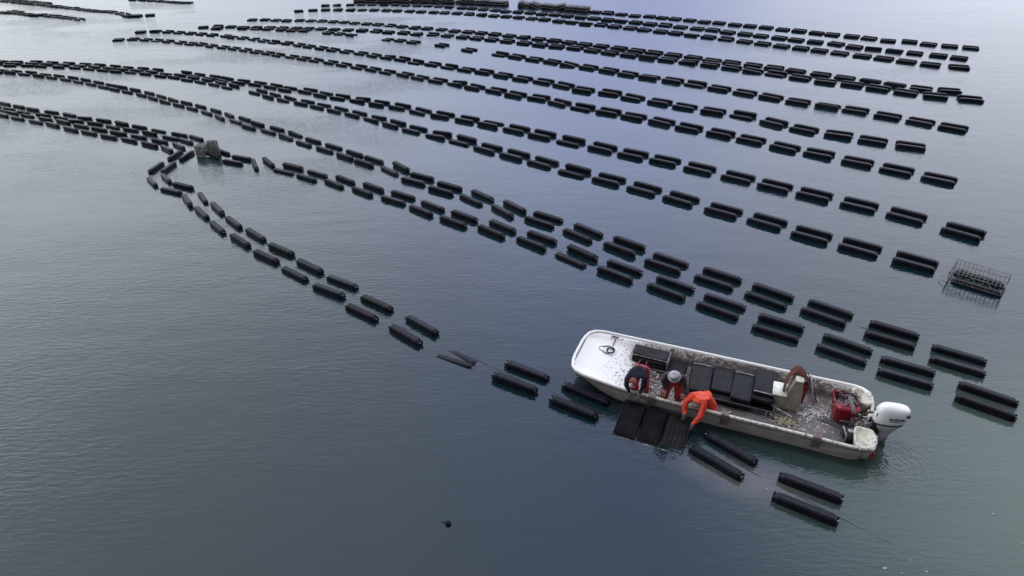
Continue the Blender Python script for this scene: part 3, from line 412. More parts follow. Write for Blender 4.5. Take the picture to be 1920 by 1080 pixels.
# ---------------------------------------------------------------- the skiff
BO=Vector((4.909,11.318,0)); BR=R(-22.03); BM=Matrix.Translation(BO)@Matrix.Rotation(BR,4,'Z')
def BP(x,y,z=0): return BM@Vector((x,y,z))
def bempty(name,x,y,z=0,rz=0,rx=0,ry=0): 
    e=empty(name,BP(x,y,z),BR+rz,rx,ry); return e
def hull_mat():
    m=bpy.data.materials.new('dirty_white_gelcoat'); m.use_nodes=True; t=m.node_tree; p=t.nodes['Principled BSDF']
    p.inputs['Roughness'].default_value=.45
    tcn=N(t,'ShaderNodeTexCoord'); v=tcn.outputs['Object']
    sep=N(t,'ShaderNodeSeparateXYZ'); t.links.new(v,sep.inputs[0])
    # dirt grows from the clean bow towards the working part of the boat
    mr=N(t,'ShaderNodeMapRange'); mr.interpolation_type='SMOOTHSTEP'; mr.inputs[1].default_value=-3.1; mr.inputs[2].default_value=-1.5; mr.inputs[3].default_value=-.10; mr.inputs[4].default_value=.24
    t.links.new(sep.outputs[0],mr.inputs[0])
    # cleaner again high on the walls
    mz=N(t,'ShaderNodeMapRange'); mz.inputs[1].default_value=.22; mz.inputs[2].default_value=.42; mz.inputs[3].default_value=0; mz.inputs[4].default_value=-.17
    t.links.new(sep.outputs[2],mz.inputs[0])
    n1=N(t,'ShaderNodeTexNoise'); n1.inputs['Scale'].default_value=9; n1.inputs['Detail'].default_value=8; n1.inputs['Roughness'].default_value=.75; t.links.new(v,n1.inputs['Vector'])
    n2=N(t,'ShaderNodeTexNoise'); n2.inputs['Scale'].default_value=1.3; n2.inputs['Detail'].default_value=4; t.links.new(v,n2.inputs['Vector'])
    a=N(t,'ShaderNodeMath',operation='ADD'); t.links.new(n1.outputs['Fac'],a.inputs[0]); t.links.new(mr.outputs[0],a.inputs[1])
    a2=N(t,'ShaderNodeMath',operation='ADD'); t.links.new(a.outputs[0],a2.inputs[0]); t.links.new(mz.outputs[0],a2.inputs[1])
    a3=N(t,'ShaderNodeMath',operation='MULTIPLY_ADD'); t.links.new(n2.outputs['Fac'],a3.inputs[0]); a3.inputs[1].default_value=.45; t.links.new(a2.outputs[0],a3.inputs[2])
    r=N(t,'ShaderNodeValToRGB'); cr=r.color_ramp; cr.elements[0].position=.74; cr.elements[0].color=(.84,.84,.83,1)
    cr.elements[1].position=1.18 if False else 1.0; cr.elements[1].color=(.085,.072,.075,1)
    e=cr.elements.new(.80); e.color=(.52,.50,.46,1); e=cr.elements.new(.88); e.color=(.19,.165,.16,1)
    t.links.new(a3.outputs[0],r.inputs[0])
    n3=N(t,'ShaderNodeTexNoise'); n3.inputs['Scale'].default_value=26; n3.inputs['Detail'].default_value=3; n3.inputs['Roughness'].default_value=.6
    mp3=N(t,'ShaderNodeMapping'); mp3.inputs['Scale'].default_value=(1,.55,1); mp3.inputs['Rotation'].default_value=(0,0,R(25)); t.links.new(v,mp3.inputs[0]); t.links.new(mp3.outputs[0],n3.inputs['Vector'])
    mr3=N(t,'ShaderNodeMapRange'); mr3.interpolation_type='SMOOTHSTEP'; mr3.inputs[1].default_value=-3.6; mr3.inputs[2].default_value=-2.0; mr3.inputs[3].default_value=.0; mr3.inputs[4].default_value=.115; t.links.new(sep.outputs[0],mr3.inputs[0])
    a4=N(t,'ShaderNodeMath',operation='ADD'); t.links.new(n3.outputs['Fac'],a4.inputs[0]); t.links.new(mr3.outputs[0],a4.inputs[1])
    s3=N(t,'ShaderNodeMapRange'); s3.inputs[1].default_value=.66; s3.inputs[2].default_value=.71; s3.inputs[4].default_value=.85; t.links.new(a4.outputs[0],s3.inputs[0])
    mxs=N(t,'ShaderNodeMix',data_type='RGBA'); mxs.inputs[7].default_value=(.10,.095,.09,1); t.links.new(s3.outputs[0],mxs.inputs[0]); t.links.new(r.outputs[0],mxs.inputs[6]); t.links.new(mxs.outputs[2],p.inputs['Base Color'])
    b=N(t,'ShaderNodeBump'); b.inputs['Distance'].default_value=.004; t.links.new(n1.outputs['Fac'],b.inputs['Height']); t.links.new(b.outputs[0],p.inputs['Normal'])
    return m
M['liner']=hull_mat()
M['rim']=mat('worn_white_rim',(.66,.64,.60),.4,.5,col2=(.12,.10,.09),scale=16,lo_=.47,hi_=.66,detail=8)
M['rimbow']=mat('white_rim',(.8,.8,.79),.4,.5,col2=(.35,.33,.3),scale=9,lo_=.62,hi_=.8,detail=8)
M['side']=mat('stained_hull_side',(.54,.50,.445),.5,.4,col2=(.30,.26,.225),scale=3,lo_=.3,hi_=.7,detail=7,aniso=(1,1,4))
M['red']=mat('red_antifouling',(.30,.02,.03),.6)
M['cream']=mat('cream_fibreglass',(.58,.56,.47),.45,.5,col2=(.26,.23,.16),scale=10,lo_=.48,hi_=.70,detail=7)
M['beige']=mat('muddy_beige_panel',(.36,.33,.26),.6,.3,col2=(.18,.155,.11),scale=6,lo_=.35,hi_=.7,detail=8)
M['brown']=mat('brown_rubber',(.12,.085,.08),.7,.3,col2=(.20,.15,.14),scale=20)
bow_shape=[(-3.64,0),(-3.64,.3),(-3.62,.5),(-3.57,.70),(-3.45,.84),(-3.25,.915),(-2.9,.95),(-2.5,.985),(-2.1,1.01),(-1.6,1.03),(-.8,1.03),(0,1.03),(.8,1.03),(1.6,1.035),(2.2,1.045),(2.45,1.04),(2.6,1.0),(2.71,.90),(2.77,.76),(2.79,.55),(2.79,.3),(2.79,0)]
def zr(x): return .45+(.10*((-x-1.8)/1.8)**1.5 if x<-1.8 else 0)
Y0=.055
loop=[(x,y) for x,y in bow_shape]+[(x,-y) for x,y in bow_shape[-2:0:-1]]
def ins(x,y,d):   # inset towards the middle
    L_=3.2; cx=-.42
    X_=cx+(x-cx)*(1-d/3.2); Y_=y*(1-d/1.03); return X_,Y_
def zchine(x):
    if x<-2.25: return -.02+.36*((-x-2.25)/1.15)**1.5
    return -.02
def ring(d,zf,fx=None):
    o=[]
    for x,y in loop:
        X_,Y_=ins(x,y,d)
        if fx: X_=fx(X_)
        o.append((X_,Y_+Y0,zf(x,X_)))
    return o
boat=empty('skiff',BO,BR); tag(boat,'white flat bottomed work skiff with muddy open deck beside the near row of cages','boat')
# transom notch for the outboard
def notch(x,y): return -.16 if (x>2.7 and -.34<y<.42) else 0
bm=bmesh.new()
loops=[ring(.012,lambda x,X:zr(x)-.05+0),ring(.02,lambda x,X:zr(x)-.10),ring(.13,lambda x,X:max(zchine(X),-.02)+.0,lambda X: X+(.20 if X<-3.0 else (.20*max(0,(-X-2.2)/.8) if X<-2.2 else 0))),ring(.17,lambda x,X:zchine(X)-.03-.10*(1 if X>-2.3 else max(0,1-(-X-2.3))),lambda X: X+(.25 if X<-3.0 else (.25*max(0,(-X-2.2)/.8) if X<-2.2 else 0)))]
loops=[[(x,y,z+notch(x,y-Y0)*(1 if i<2 else 0)) for x,y,z in l] for i,l in enumerate(loops)]
loft(bm,loops,cap0=False,cap1=True)
link('hull',bm,boat,['side'],True)
# rim: rounded rail round the whole boat
bm=bmesh.new()
def rail(d,dz,key): return [(x,y,z+notch(x,y-Y0)) for x,y,z in ring(d,lambda x,X:zr(x)+dz)]
prof=[(.012,-.055),(-.008,-.045),(-.010,-.01),(.006,.010),(.032,.012),(.054,.0),(.060,-.06)]
loft(bm,[rail(d,dz,0) for d,dz in prof],cap0=False,cap1=False)
for f in bm.faces:
    f.material_index=1 if f.calc_center_median().x<-1.9 or (f.calc_center_median().y>.9 ) else 0
link('gunwale',bm,boat,['rim','rimbow'],True)
# dark rubbing strip under the rail
bm=bmesh.new(); loft(bm,[[(x,y,z+notch(x,y-Y0)) for x,y,z in ring(d,lambda x,X:zr(x)+dz)] for d,dz in ((.008,-.058),(-.016,-.062),(-.016,-.078),(.016,-.082))],cap0=False,cap1=False)
link('rub_strip',bm,boat,['brown'],True)
# red bottom paint showing at the stern
bm=bmesh.new(); box(bm,(2.735,-.52+Y0,.24),(.03,.70,.20)); box(bm,(2.70,-.88+Y0,.26),(.03,.18,.16),Euler((0,0,R(35)))); box(bm,(2.735,.60,.22),(.03,.4,.2))
link('bottom_paint',bm,boat,['red'])
# liner: bow deck sloping down to the working floor, side ledges, stern
def hw(x):   # inner half width
    pts=[(-3.66,.02)]+[p for p in bow_shape if p[0]>-3.66]
    y=0
    for (x0,y0),(x1,y1) in zip(bow_shape,bow_shape[1:]):
        if x0<=x<=x1 and x1>x0: y=y0+(y1-y0)*(x-x0)/(x1-x0)
    return y
def zfl(x):
    if x<-1.55:
        t=min(1,(-x-1.55)/1.75); return .07+.34*(t*t*(3-2*t))
    return .07
bm=bmesh.new()
xs=[-3.555,-3.54,-3.50,-3.44,-3.36,-3.25,-3.1]+[-2.9+.12*i for i in range(46)]+[2.60,2.66,2.70]
T_=[0,.2,.4,.55,.7,.80,.85,.875,.89,.93,.95,.975,1.0]
def zp(t,x):
    f=zfl(x); top=zr(x)-.03; h=top-f
    if x<-2.2:
        k=max(0,(t-.72)/.28); s=k*k*(3-2*k); a=f+h*s
        if x<-3.2: a=max(a,f+h*min(1,(-x-3.2)/.36)**1.6)
        return a
    led=f+min(.20,h*.55)
    if t<=.86: return f
    if t<=.90: return f+(led-f)*(t-.86)/.04
    if t<=.945: return led+.004
    return led+(top-led)*min(1,(t-.945)/.04)
rows=[]
for x in xs:
    w=max(.05,hw(max(-3.63,x-.05) if x<-3 else min(x,2.6))-.065)
    if x>2.5: w=min(w,hw(2.45)-.09)
    rows.append([bm.verts.new((x,s*t*w+Y0,zp(t,x))) for s,t in ([(-1,t) for t in T_[::-1]]+[(1,t) for t in T_[1:]])])
for a,b in zip(rows,rows[1:]):
    for k in range(len(a)-1): bm.faces.new((a[k],a[k+1],b[k+1],b[k]))
link('deck_liner',bm,boat,['liner'],True)
# inside of the transom with its two cream quarter wells
def well(y0,y1,name):
    bm=bmesh.new(); pts=[]
    cx,cy=(2.56,(y0+y1)/2+Y0); hx,hy=.20,(y1-y0)/2
    def rr(k,z,sx=1):
        o=[]
        for i in range(28):
            t=i/28*2*math.pi; c,s=math.cos(t),math.sin(t)
            o.append((cx+hx*k*sx*math.copysign(abs(c)**.45,c),cy+hy*k*math.copysign(abs(s)**.45,s),z))
        return o
    loft(bm,[rr(.70,.08),rr(.82,.25),rr(.95,.36),rr(1,.40),rr(.97,.445),rr(.86,.450),rr(.76,.425),rr(.6,.385),rr(.3,.375)],cap0=True,cap1=True)
    link(name,bm,boat,['cream'],True)
well(-.98,-.34,'quarter_well'); well(.44,.96,'quarter_well')
bm=bmesh.new(); box(bm,(2.72,.04+Y0,.17),(.07,.80,.30)); link('transom',bm,boat,['cream'])
# brown rubber straps folded over the near rail
for x in (-1.655,-.125,1.67):
    bm=bmesh.new(); y=-1.03+Y0
    w=.075
    pr=[(y+.10,.33),(y+.095,.455),(y+.07,.478),(y+.0,.482),(y-.028,.465),(y-.03,.40),(y+.035,.17)]
    pr2=[(a+(.010 if i<3 else -.012),b+(.010 if 1<=i<=4 else 0)) for i,(a,b) in enumerate(pr)]
    lp=[[(x-w,a,b) for a,b in pr]+[(x-w,a,b) for a,b in pr2[::-1]],[(x+w,a,b) for a,b in pr]+[(x+w,a,b) for a,b in pr2[::-1]]]
    loft(bm,lp); o=link('rail_strap',bm,None,['brown']); o.matrix_world=BM
    o.location=BO
    tag(o,{-1.655:'brown rubber strap over the near rail between the bow pair of workers',-.125:'brown rubber strap over the near rail just astern of the orange jacket',1.67:'brown rubber strap over the near rail closest to the stern'}[x],'strap','brown straps folded over the near rail')
# cleat with its rope coil on the bow deck
bm=bmesh.new(); tube(bm,[(-.10,0,.03),(.10,.0,.03)],.014,6); box(bm,(-.03,0,.012),(.02,.02,.03)); box(bm,(.03,0,.012),(.02,.02,.03))
o=link('cleat',bm,boat,['drope'],True); o.location=(-2.93,.86,.46)
pts=[(-2.93,.84,.46),(-2.91,.76,.44),(-2.93,.70,.40),(-2.92,.62,.36),(-2.97,.55,.345)]
for i in range(15):
    t=i/14*2*math.pi*1.05+.6; pts.append((-3.02+math.cos(t)*.19,.40+math.sin(t)*.15*(1 if math.cos(t)>0 else .7),zfl(-3.0)+.02))
for i in range(22):
    t=i/21*2*math.pi*2.2; rr_=.085+.01*math.sin(i); pts.append((-2.92+math.cos(t)*rr_,.38+math.sin(t)*rr_*1.3,zfl(-2.95)+.03+i*.001))
bm=bmesh.new(); tube(bm,curve(pts,3),.011,6); o=link('bow_rope',bm,None,['drope'],True); o.matrix_world=BM; tag(o,'thin dark rope coiled on the clean white bow deck','rope')
# ---------------------------------------------------------------- mesh bags
M['meshw']=mat('wet_black_mesh_bag',(.006,.005,.009),.55,.06,col2=(.016,.013,.018),scale=3,lo_=.4,hi_=.75,bump=.010,bscale=45)
def bag_bm(lx,ly,lz,sag=0,seed=0):
    bm=bmesh.new(); q=random.Random(seed); nx,ny=8,6; L_=[]
    def sup(k,z):
        o=[]
        for i in range(24):
            t=(i+.5)/24*2*math.pi; c,s=math.cos(t),math.sin(t)
            x=lx/2*k*math.copysign(abs(c)**.16,c); y=ly/2*k*math.copysign(abs(s)**.16,s)
            zz=z+(sag*(1-min(1,abs(y if ly>lx else x)/(max(lx,ly)/2)))*-1 if z>0 else 0)+noise.noise(Vector((x*5+seed,y*5,z)))*.012
            o.append((x,y,zz))
        return o
    L=loft(bm,[sup(.96,-lz/2),sup(1,-lz*.3),sup(1,lz*.32),sup(.975,lz*.49),sup(.9,lz/2+.004),sup(.5,lz/2+.012),sup(.06,lz/2+.013)])
    return bm
def bag(x,y,z,lx,ly,lz,label,rz=0,rx=0,ry=0,sag=0,seed=0,m='mesh',rods=(),group='black mesh oyster bags in and beside the boat'):
    e=bempty('mesh_bag',x,y,z,R(rz),R(rx),R(ry)); tag(e,label,'oyster bag',group)
    link('mesh_sleeve',bag_bm(lx,ly,lz,sag,seed),e,[m],True)
    for s in rods:
        bm=bmesh.new(); q=random.Random(seed)
        if ly>=lx: p=[(-lx*.48,s*ly*.485,lz*.5+.012),(-.1,s*ly*.485,lz*.5+.016),(.1,s*ly*.49,lz*.5+.014),(lx*.48,s*ly*.485,lz*.5+.01)]
        else: p=[(s*lx*.485,-ly*.48,lz*.5+.01),(s*lx*.485,0,lz*.5+.014),(s*lx*.485,ly*.48,lz*.5+.01)]
        tube(bm,p,.013,6); link('closing_rod',bm,e,['pale'],True)
    return e
# the big black tray cage lying on the floor with bags in and on it
e=bempty('tray_cage',-.12,.32,.0); tag(e,'long low black wire cage on the boat floor carrying the row of bags','oyster cage')
bm=bmesh.new(); wirebox(bm,(0,0,.15),(1.92,1.12,.15),(.16,.16,.15),.005,.013,'XxYyz'); link('wire_frame',bm,e,['dwire'])
bm=bmesh.new(); box(bm,(0,0,.085),(1.88,1.08,.012)); link('mesh_floor',bm,e,['mesh'])
bag(-.77,.26,.275,.44,.92,.10,'black oyster bag with pale rod at its far end, nearest the bow of the four',rz=2,rx=2,seed=1,rods=(1,))
bag(-.30,.40,.265,.44,.90,.10,'smooth black oyster bag second from the bow in the row of four',rz=1,rx=-1,seed=2,rods=())
bag(.14,.26,.30,.44,.92,.10,'black oyster bag third from the bow with a pale rod at its far end',rz=-1,rx=1,seed=3,rods=(1,))
bag(.585,.52,.375,.43,.86,.10,'black oyster bag beside the console, lying highest on its stack',rz=-1,rx=2,seed=4,rods=(-1,))
bag(.585,.44,.255,.46,.92,.12,'silted black oyster bag underneath the topmost one beside the console',rz=-2,seed=5,m='mesh2')
bag(-.33,.22,.155,.46,.9,.10,'black oyster bag lying in the tray cage under the second bag',rz=3,seed=6,m='mesh2')
bag(.12,.22,.175,.46,.95,.11,'silted black oyster bag in the tray cage under the third bag',rz=1,seed=7,m='mesh2')
bag(-.80,.22,.155,.46,1.0,.10,'silted black oyster bag in the tray cage under the bag nearest the bow',rz=3,seed=8,m='mesh2')
bag(-1.37,.58,.135,.42,.62,.10,'short black oyster bag on the floor behind the worker in the pale hat',rz=-3,seed=9)
# the sagging stack near the bow in its own wire ends
e=bempty('oyster_cage',-2.0,.62,.12,R(-1)); tag(e,'black cage near the bow with sagging top bag and white wire ends','oyster cage')
bm=bmesh.new(); wirebox(bm,(0,0,.16),(.86,.42,.30),(.22,.21,.15),.006,.010,'Xxz'); link('wire_frame',bm,e,['pale'])
for k,(dz,sg) in enumerate(((.06,0),(.16,0.0),(.275,.06))):
    link('mesh_bag',bag_bm(.83,.40 if k<2 else .37,.10,sg,20+k),e,['mesh'],True).location=(0,(-.01,-.0,.02)[k],dz)
# ---------------------------------------------------------------- cage hauled up against the near side
e=bempty('hauled_oyster_cage',-1.50,-1.47,.035,R(-2),R(13)); tag(e,'open oyster cage hauled up flat against the near side of the skiff','oyster cage')
bm=bmesh.new(); wirebox(bm,(0,0,0),(1.46,.96,.12),(.24,.24,.12),.006,.012,'Xxz'); link('wire_frame',bm,e,['dwire'])
bm=bmesh.new(); wirebox(bm,(0,0,.045),(1.45,.95,.09),(.09,.09,.09),.005,.008,'Z'); link('wire_lid',bm,e,['bwire'])
bm=bmesh.new(); q=random.Random(4)
tube(bm,[(-.74+1.48*i/14,-.485+q.uniform(-.006,.006),.07+q.uniform(-.008,.008)) for i in range(15)],.015,6); link('front_bar',bm,e,['pale'],True)
for k,lab in enumerate(('black oyster bag in the hauled cage, on its bow side','middle black oyster bag in the hauled cage','wet black oyster bag in the hauled cage, under the orange sleeves')):
    x=(-.48,0,.48)[k]
    bag(-1.50+x,-1.46-.015*x,(.072,.070,.035)[k],.455,.93,.09,lab,rz=-2,rx=13,seed=30+k,m=('meshw','meshw','mesh2')[k])
# ---------------------------------------------------------------- console, coat, stick
e=bempty('console',0,0,0); tag(e,'muddy beige steering console with white square seat top','console')
bm=bmesh.new()
pr=[(.76,.075),(1.36,.075),(1.345,.60),(1.31,.86),(1.14,.86),(1.075,.60),(1.04,.42),(.80,.42)]
y0,y1=.17,.54
loft(bm,[[(x,y0-(z<.3)*.03,z) for x,z in pr],[(x,y1,z) for x,z in pr]]); bmesh.ops.bevel(bm,geom=bm.edges[:],offset=.012,segments=2,affect='EDGES'); link('housing',bm,e,['beige'])
bm=bmesh.new(); box(bm,(.905,.335,.445),(.30,.46,.05)); bmesh.ops.bevel(bm,geom=bm.edges[:],offset=.015,segments=2,affect='EDGES'); link('seat_top',bm,e,[mat('scuffed_white_top',(.72,.73,.66),.5,.4,col2=(.20,.20,.15),scale=11,lo_=.55,hi_=.75,detail=8)],True)
bm=bmesh.new(); box(bm,(1.225,.36,.872),(.17,.40,.025)); bmesh.ops.bevel(bm,geom=bm.edges[:],offset=.008,segments=1,affect='EDGES'); link('helm_top',bm,e,['cream'],True)
bm=bmesh.new()
c_=Vector((1.42,.40,.70)); tube(bm,[c_+Vector((.03*math.sin(t)*.3,math.cos(t)*.15,math.sin(t)*.15)) for t in [i/16*2*math.pi for i in range(17)]],.012,6)
for t in (0.5,2.6,4.7): tube(bm,[c_,c_+Vector((.0,math.cos(t)*.15,math.sin(t)*.15))],.008,5)
tube(bm,[c_,c_+Vector((-.10,0,0))],.02,6); link('steering_wheel',bm,e,['drope'],True)
# coat
M['coat']=mat('dark_brown_coat',(.15,.050,.038),.8,.2,col2=(.08,.028,.022),scale=6,bump=.01,bscale=14)
M['coatred']=mat('red_cloth',(.34,.015,.02),.75,.2,col2=(.22,.01,.015),scale=7,bump=.01,bscale=14)
e=bempty('draped_coat',0,0,0); tag(e,'dark brown hooded coat hung over the back of the console','coat')
bm=bmesh.new()
sp=[(.97,.28,.47),(.98,.36,.62),(1.02,.45,.78),(1.09,.50,.88),(1.18,.50,.925),(1.28,.48,.91),(1.36,.44,.84),(1.41,.41,.72),(1.42,.39,.58)]
L_=[]
for i,(x,y,z) in enumerate(curve(sp,3)):
    t=i/(len(sp)*3-3); w=.060+.060*math.sin(math.pi*min(1,t*1.05)); o=[]
    for k in range(10):
        a=k/10*2*math.pi; o.append((x+math.cos(a)*w*.35,y+math.sin(a)*w*1.25+.01*math.sin(a*3+i),z+math.cos(a)*w*.7*(-1 if x>1.17 else 1)+.012*math.sin(i*1.3+k)))
    L_.append(o)
loft(bm,L_); link('cloth',bm,e,['coat'],True)
bm=bmesh.new(); loft(bm,[[(1.375+a*k,.36+b*k,z+.01*math.sin(7*z+a*30)) for a,b in ((-.02,-.10),(.035,-.09),(.05,0),(.035,.10),(-.02,.12))] for z,k in ((.20,.5),(.26,.85),(.40,1.0),(.60,1.0),(.72,.8))]); link('red_lining',bm,e,['coatred'],True)
bm=bmesh.new(); box(bm,(0,0,0),(.52,.035,.02)); o=link('wooden_batten',bm,None,['pale']); o.matrix_world=BM@Matrix.Translation((.98,-.02,.15))@Euler((0,R(6),R(-22))).to_matrix().to_4x4(); tag(o,'thin pale batten lying askew at the foot of the console','batten')
for k,(a,b,lab) in enumerate((((1.50,1.0,.55),(1.66,.55,.11),'white boat pole leaning on the far rail behind the console'),((1.44,.99,.56),(1.72,.60,.11),'black boat pole leaning on the far rail behind the console'))):
    bm=bmesh.new(); tube(bm,[a,b],.014,6); o=link('boat_pole',bm,None,['pale' if k==0 else 'drope'],True); o.matrix_world=BM; tag(o,lab,'pole')
# ---------------------------------------------------------------- red tote with rope
M['tote']=mat('red_tote_plastic',(.26,.010,.022),.4,.35,col2=(.20,.012,.022),scale=5,bump=.003,bscale=20)
e=bempty('red_tote',2.24,.42,.075,R(6)); tag(e,'red plastic tote with chamfered corners near the stern','tote')
def oct_(hx,hy,c,z,y=0): return [(hx-c,-hy+y,z),(hx,-hy+c+y,z),(hx,hy-c+y,z),(hx-c,hy+y,z),(-hx+c,hy+y,z),(-hx,hy-c+y,z),(-hx,-hy+c+y,z),(-hx+c,-hy+y,z)]
bm=bmesh.new(); loft(bm,[oct_(.20,.28,.06,0),oct_(.225,.31,.07,.34),oct_(.245,.33,.07,.36),oct_(.245,.33,.07,.385),oct_(.215,.30,.06,.385),oct_(.19,.27,.06,.22)],cap0=True,cap1=True); link('tub',bm,e,['tote'])
bm=bmesh.new(); loft(bm,[oct_(.235,.10,.06,.36,-.215),oct_(.235,.10,.06,.40,-.215),oct_(.19,.07,.05,.42,-.215)],cap0=True); link('lid_flap',bm,e,['tote'])
bm=bmesh.new(); box(bm,(0.03,-.292,.07),(.26,.006,.045),Euler((R(-5),0,0))); link('white_label',bm,e,['pale'])
bm=bmesh.new(); box(bm,(-.19,.26,.41),(.05,.08,.08),Euler((.3,.2,.4))); link('handle',bm,e,['tote'])
bm=bmesh.new(); q=random.Random(8)
for i in range(26):
    c0=Vector((q.uniform(-.15,.2),q.uniform(-.10,.33),q.uniform(.30,.46))); pts=[]
    for j in range(7): pts.append(c0+Vector((q.gauss(0,.08),q.gauss(0,.07),q.gauss(0,.035))))
    tube(bm,curve(pts,3),q.choice((.006,.009,.012)),5,q.choice((0,0,1,2)))
for i in range(5): tube(bm,curve([(.0+i*.018,.12,.46),(.03+i*.018,-.1,.47),(.08+i*.02,-.29,.42),(.10+i*.02,-.33,.34)],4),.007,5,i%2)
o=link('rope_tangle',bm,None,['rope','pale','drope'],True); o.matrix_world=BM@Matrix.Translation((2.24,.42,.075)); tag(o,'tangle of grey rope heaped in the red tote','rope')
bm=bmesh.new(); box(bm,(0,0,0),(.66,.27,.015)); bmesh.ops.bevel(bm,geom=bm.edges[:],offset=.004,segments=1,affect='EDGES')
o=link('rubber_mat',bm,None,[mat('wet_dark_mat',(.030,.028,.032),.35,.5,col2=(.07,.065,.07),scale=3)]); o.matrix_world=BM@Matrix.Translation((2.10,.10,.083))@Matrix.Rotation(R(-18),4,'Z'); tag(o,'dark wet rectangular mat on the floor in front of the red tote','mat')
# battery box and hoses by the transom
e=bempty('battery_box',2.34,-.36,.075,R(10)); tag(e,'small black battery box with a white bracket by the near quarter well','battery')
bm=bmesh.new(); box(bm,(0,0,.11),(.20,.26,.20),taper=.92); bmesh.ops.bevel(bm,geom=bm.edges[:],offset=.015,segments=2,affect='EDGES'); link('case',bm,e,['drope'],True)
bm=bmesh.new(); tube(bm,[(-.12,-.16,.01),(-.12,-.16,.25),(-.12,.12,.25),(-.12,.14,.02)],.016,6); box(bm,(.02,.02,.225),(.13,.10,.025)); link('bracket',bm,e,['pale'],True)
for k,(pts,mm,lab) in enumerate((
  ([(2.30,-.20,.30),(2.45,-.05,.42),(2.58,.10,.50),(2.72,.12,.56)],'drope','black control hose looping from the battery box to the outboard'),
  ([(2.40,.28,.25),(2.47,.12,.42),(2.58,.02,.46),(2.74,.0,.55)],'pale','pale fuel hose running over the transom to the outboard'),
  ([(2.36,-.05,.12),(2.52,-.12,.34),(2.62,-.16,.44),(2.78,-.08,.52)],'rope','grey cable beside the hoses running to the outboard'))):
    bm=bmesh.new(); tube(bm,curve(pts,5),.022-.003*k,7); o=link('engine_hose',bm,None,[mm],True); o.matrix_world=BM; tag(o,lab,'hose')
bm=bmesh.new(); q=random.Random(12)
for i in range(14):
    c0=Vector((q.uniform(2.36,2.66),q.uniform(-.25,.25),q.uniform(.15,.42))); tube(bm,curve([c0+Vector((q.gauss(0,.07),q.gauss(0,.08),q.gauss(0,.05))) for j in range(5)],3),q.choice((.008,.012)),5,q.choice((0,1,2)))
o=link('cable_tangle',bm,None,['drope','pale','rope'],True); o.matrix_world=BM; tag(o,'knot of black and white cables in the transom notch','cables')
# ---------------------------------------------------------------- outboard
M['cowl']=mat('white_engine_cowl',(.82,.83,.83),.25,.5,coat=.4)
M['cowlg']=mat('light_grey_engine_leg',(.55,.56,.57),.4,.5,col2=(.42,.43,.43),scale=6)
M['blk']=mat('black_trim',(.012,.012,.014),.4)
e=bempty('outboard_motor',2.95,-.03,0,R(14),0,R(4)); e.scale=(.87,.87,.9); tag(e,'white outboard motor hanging on the transom of the skiff','outboard motor')
def egg(hx0,hx1,hy,z,tilt=0,n=32,cy=0,p=.62):
    o=[]
    for i in range(n):
        t=i/n*2*math.pi; c,s=math.cos(t),math.sin(t)
        x=(hx1 if c>0 else hx0)*math.copysign(abs(c)**p,c); y=hy*math.copysign(abs(s)**p,s)*(1-.16*max(0,-c))
        o.append((x,y+cy,z+tilt*x))
    return o
bm=bmesh.new()
loft(bm,[egg(.33,.30,.185,.60,.10),egg(.345,.315,.20,.64,.10),egg(.35,.33,.205,.76,.08),egg(.34,.345,.20,.88,.06),egg(.315,.355,.185,.96,.03),egg(.275,.345,.16,1.015,0),egg(.22,.29,.125,1.045,-.03),egg(.14,.19,.075,1.062,-.04),egg(.04,.06,.02,1.066,-.04)]); link('cowl',bm,e,['cowl'],True)
bm=bmesh.new(); loft(bm,[egg(.335,.305,.19,.575,.10),egg(.352,.322,.206,.585,.10),egg(.352,.322,.206,.603,.10),egg(.33,.30,.19,.607,.10)],cap0=True,cap1=True); link('seam',bm,e,['blk'],True)
bm=bmesh.new(); loft(bm,[egg(.10,.14,.07,-.05,0),egg(.11,.15,.08,.22,0),egg(.17,.20,.12,.36,.04),egg(.30,.27,.175,.50,.09),egg(.33,.30,.188,.59,.10)],cap0=True,cap1=True); link('midsection',bm,e,['cowlg'],True)
bm=bmesh.new(); box(bm,(.300,-.165,.905),(.075,.03,.06),Euler((0,R(-6),R(20)))); link('rear_vent',bm,e,['blk'])
bm=bmesh.new(); box(bm,(-.315,.05,.80),(.05,.07,.10)); box(bm,(-.315,-.07,.78),(.05,.05,.09)); link('front_latch',bm,e,['blk'])
bm=bmesh.new(); box(bm,(-.30,0,.42),(.10,.24,.30)); box(bm,(-.22,0,.30),(.2,.16,.1)); link('clamp_bracket',bm,e,['blk'])
fc=bpy.data.curves.new('lettering','FONT'); fc.body='SUZUKI'; fc.size=.098; fc.extrude=.003; fc.align_x='CENTER'; fc.align_y='CENTER'; fc.offset=.0025; fc.space_character=1.02
fo=bpy.data.objects.new('tmp_text',fc); COL.objects.link(fo); bpy.context.view_layer.update()
me=bpy.data.meshes.new_from_object(fo.evaluated_get(bpy.context.evaluated_depsgraph_get())); bpy.data.objects.remove(fo)
me.materials.clear(); o=link('lettering',me,e,['blk']); o.location=(.075,-.2085,.800); o.rotation_euler=(R(88),R(-4),0); o.scale=(1.05,.85,1)
bm=bmesh.new(); loft(bm,[[(-.10,-.209,.735),(.0,-.211,.745),(.20,-.209,.750),(.26,-.205,.752),(.16,-.209,.738),(.02,-.211,.722)],[(-.10,-.205,.735),(.0,-.205,.745),(.20,-.204,.750),(.26,-.200,.752),(.16,-.204,.738),(.02,-.205,.722)]]); link('side_stripe',bm,e,['rope'])
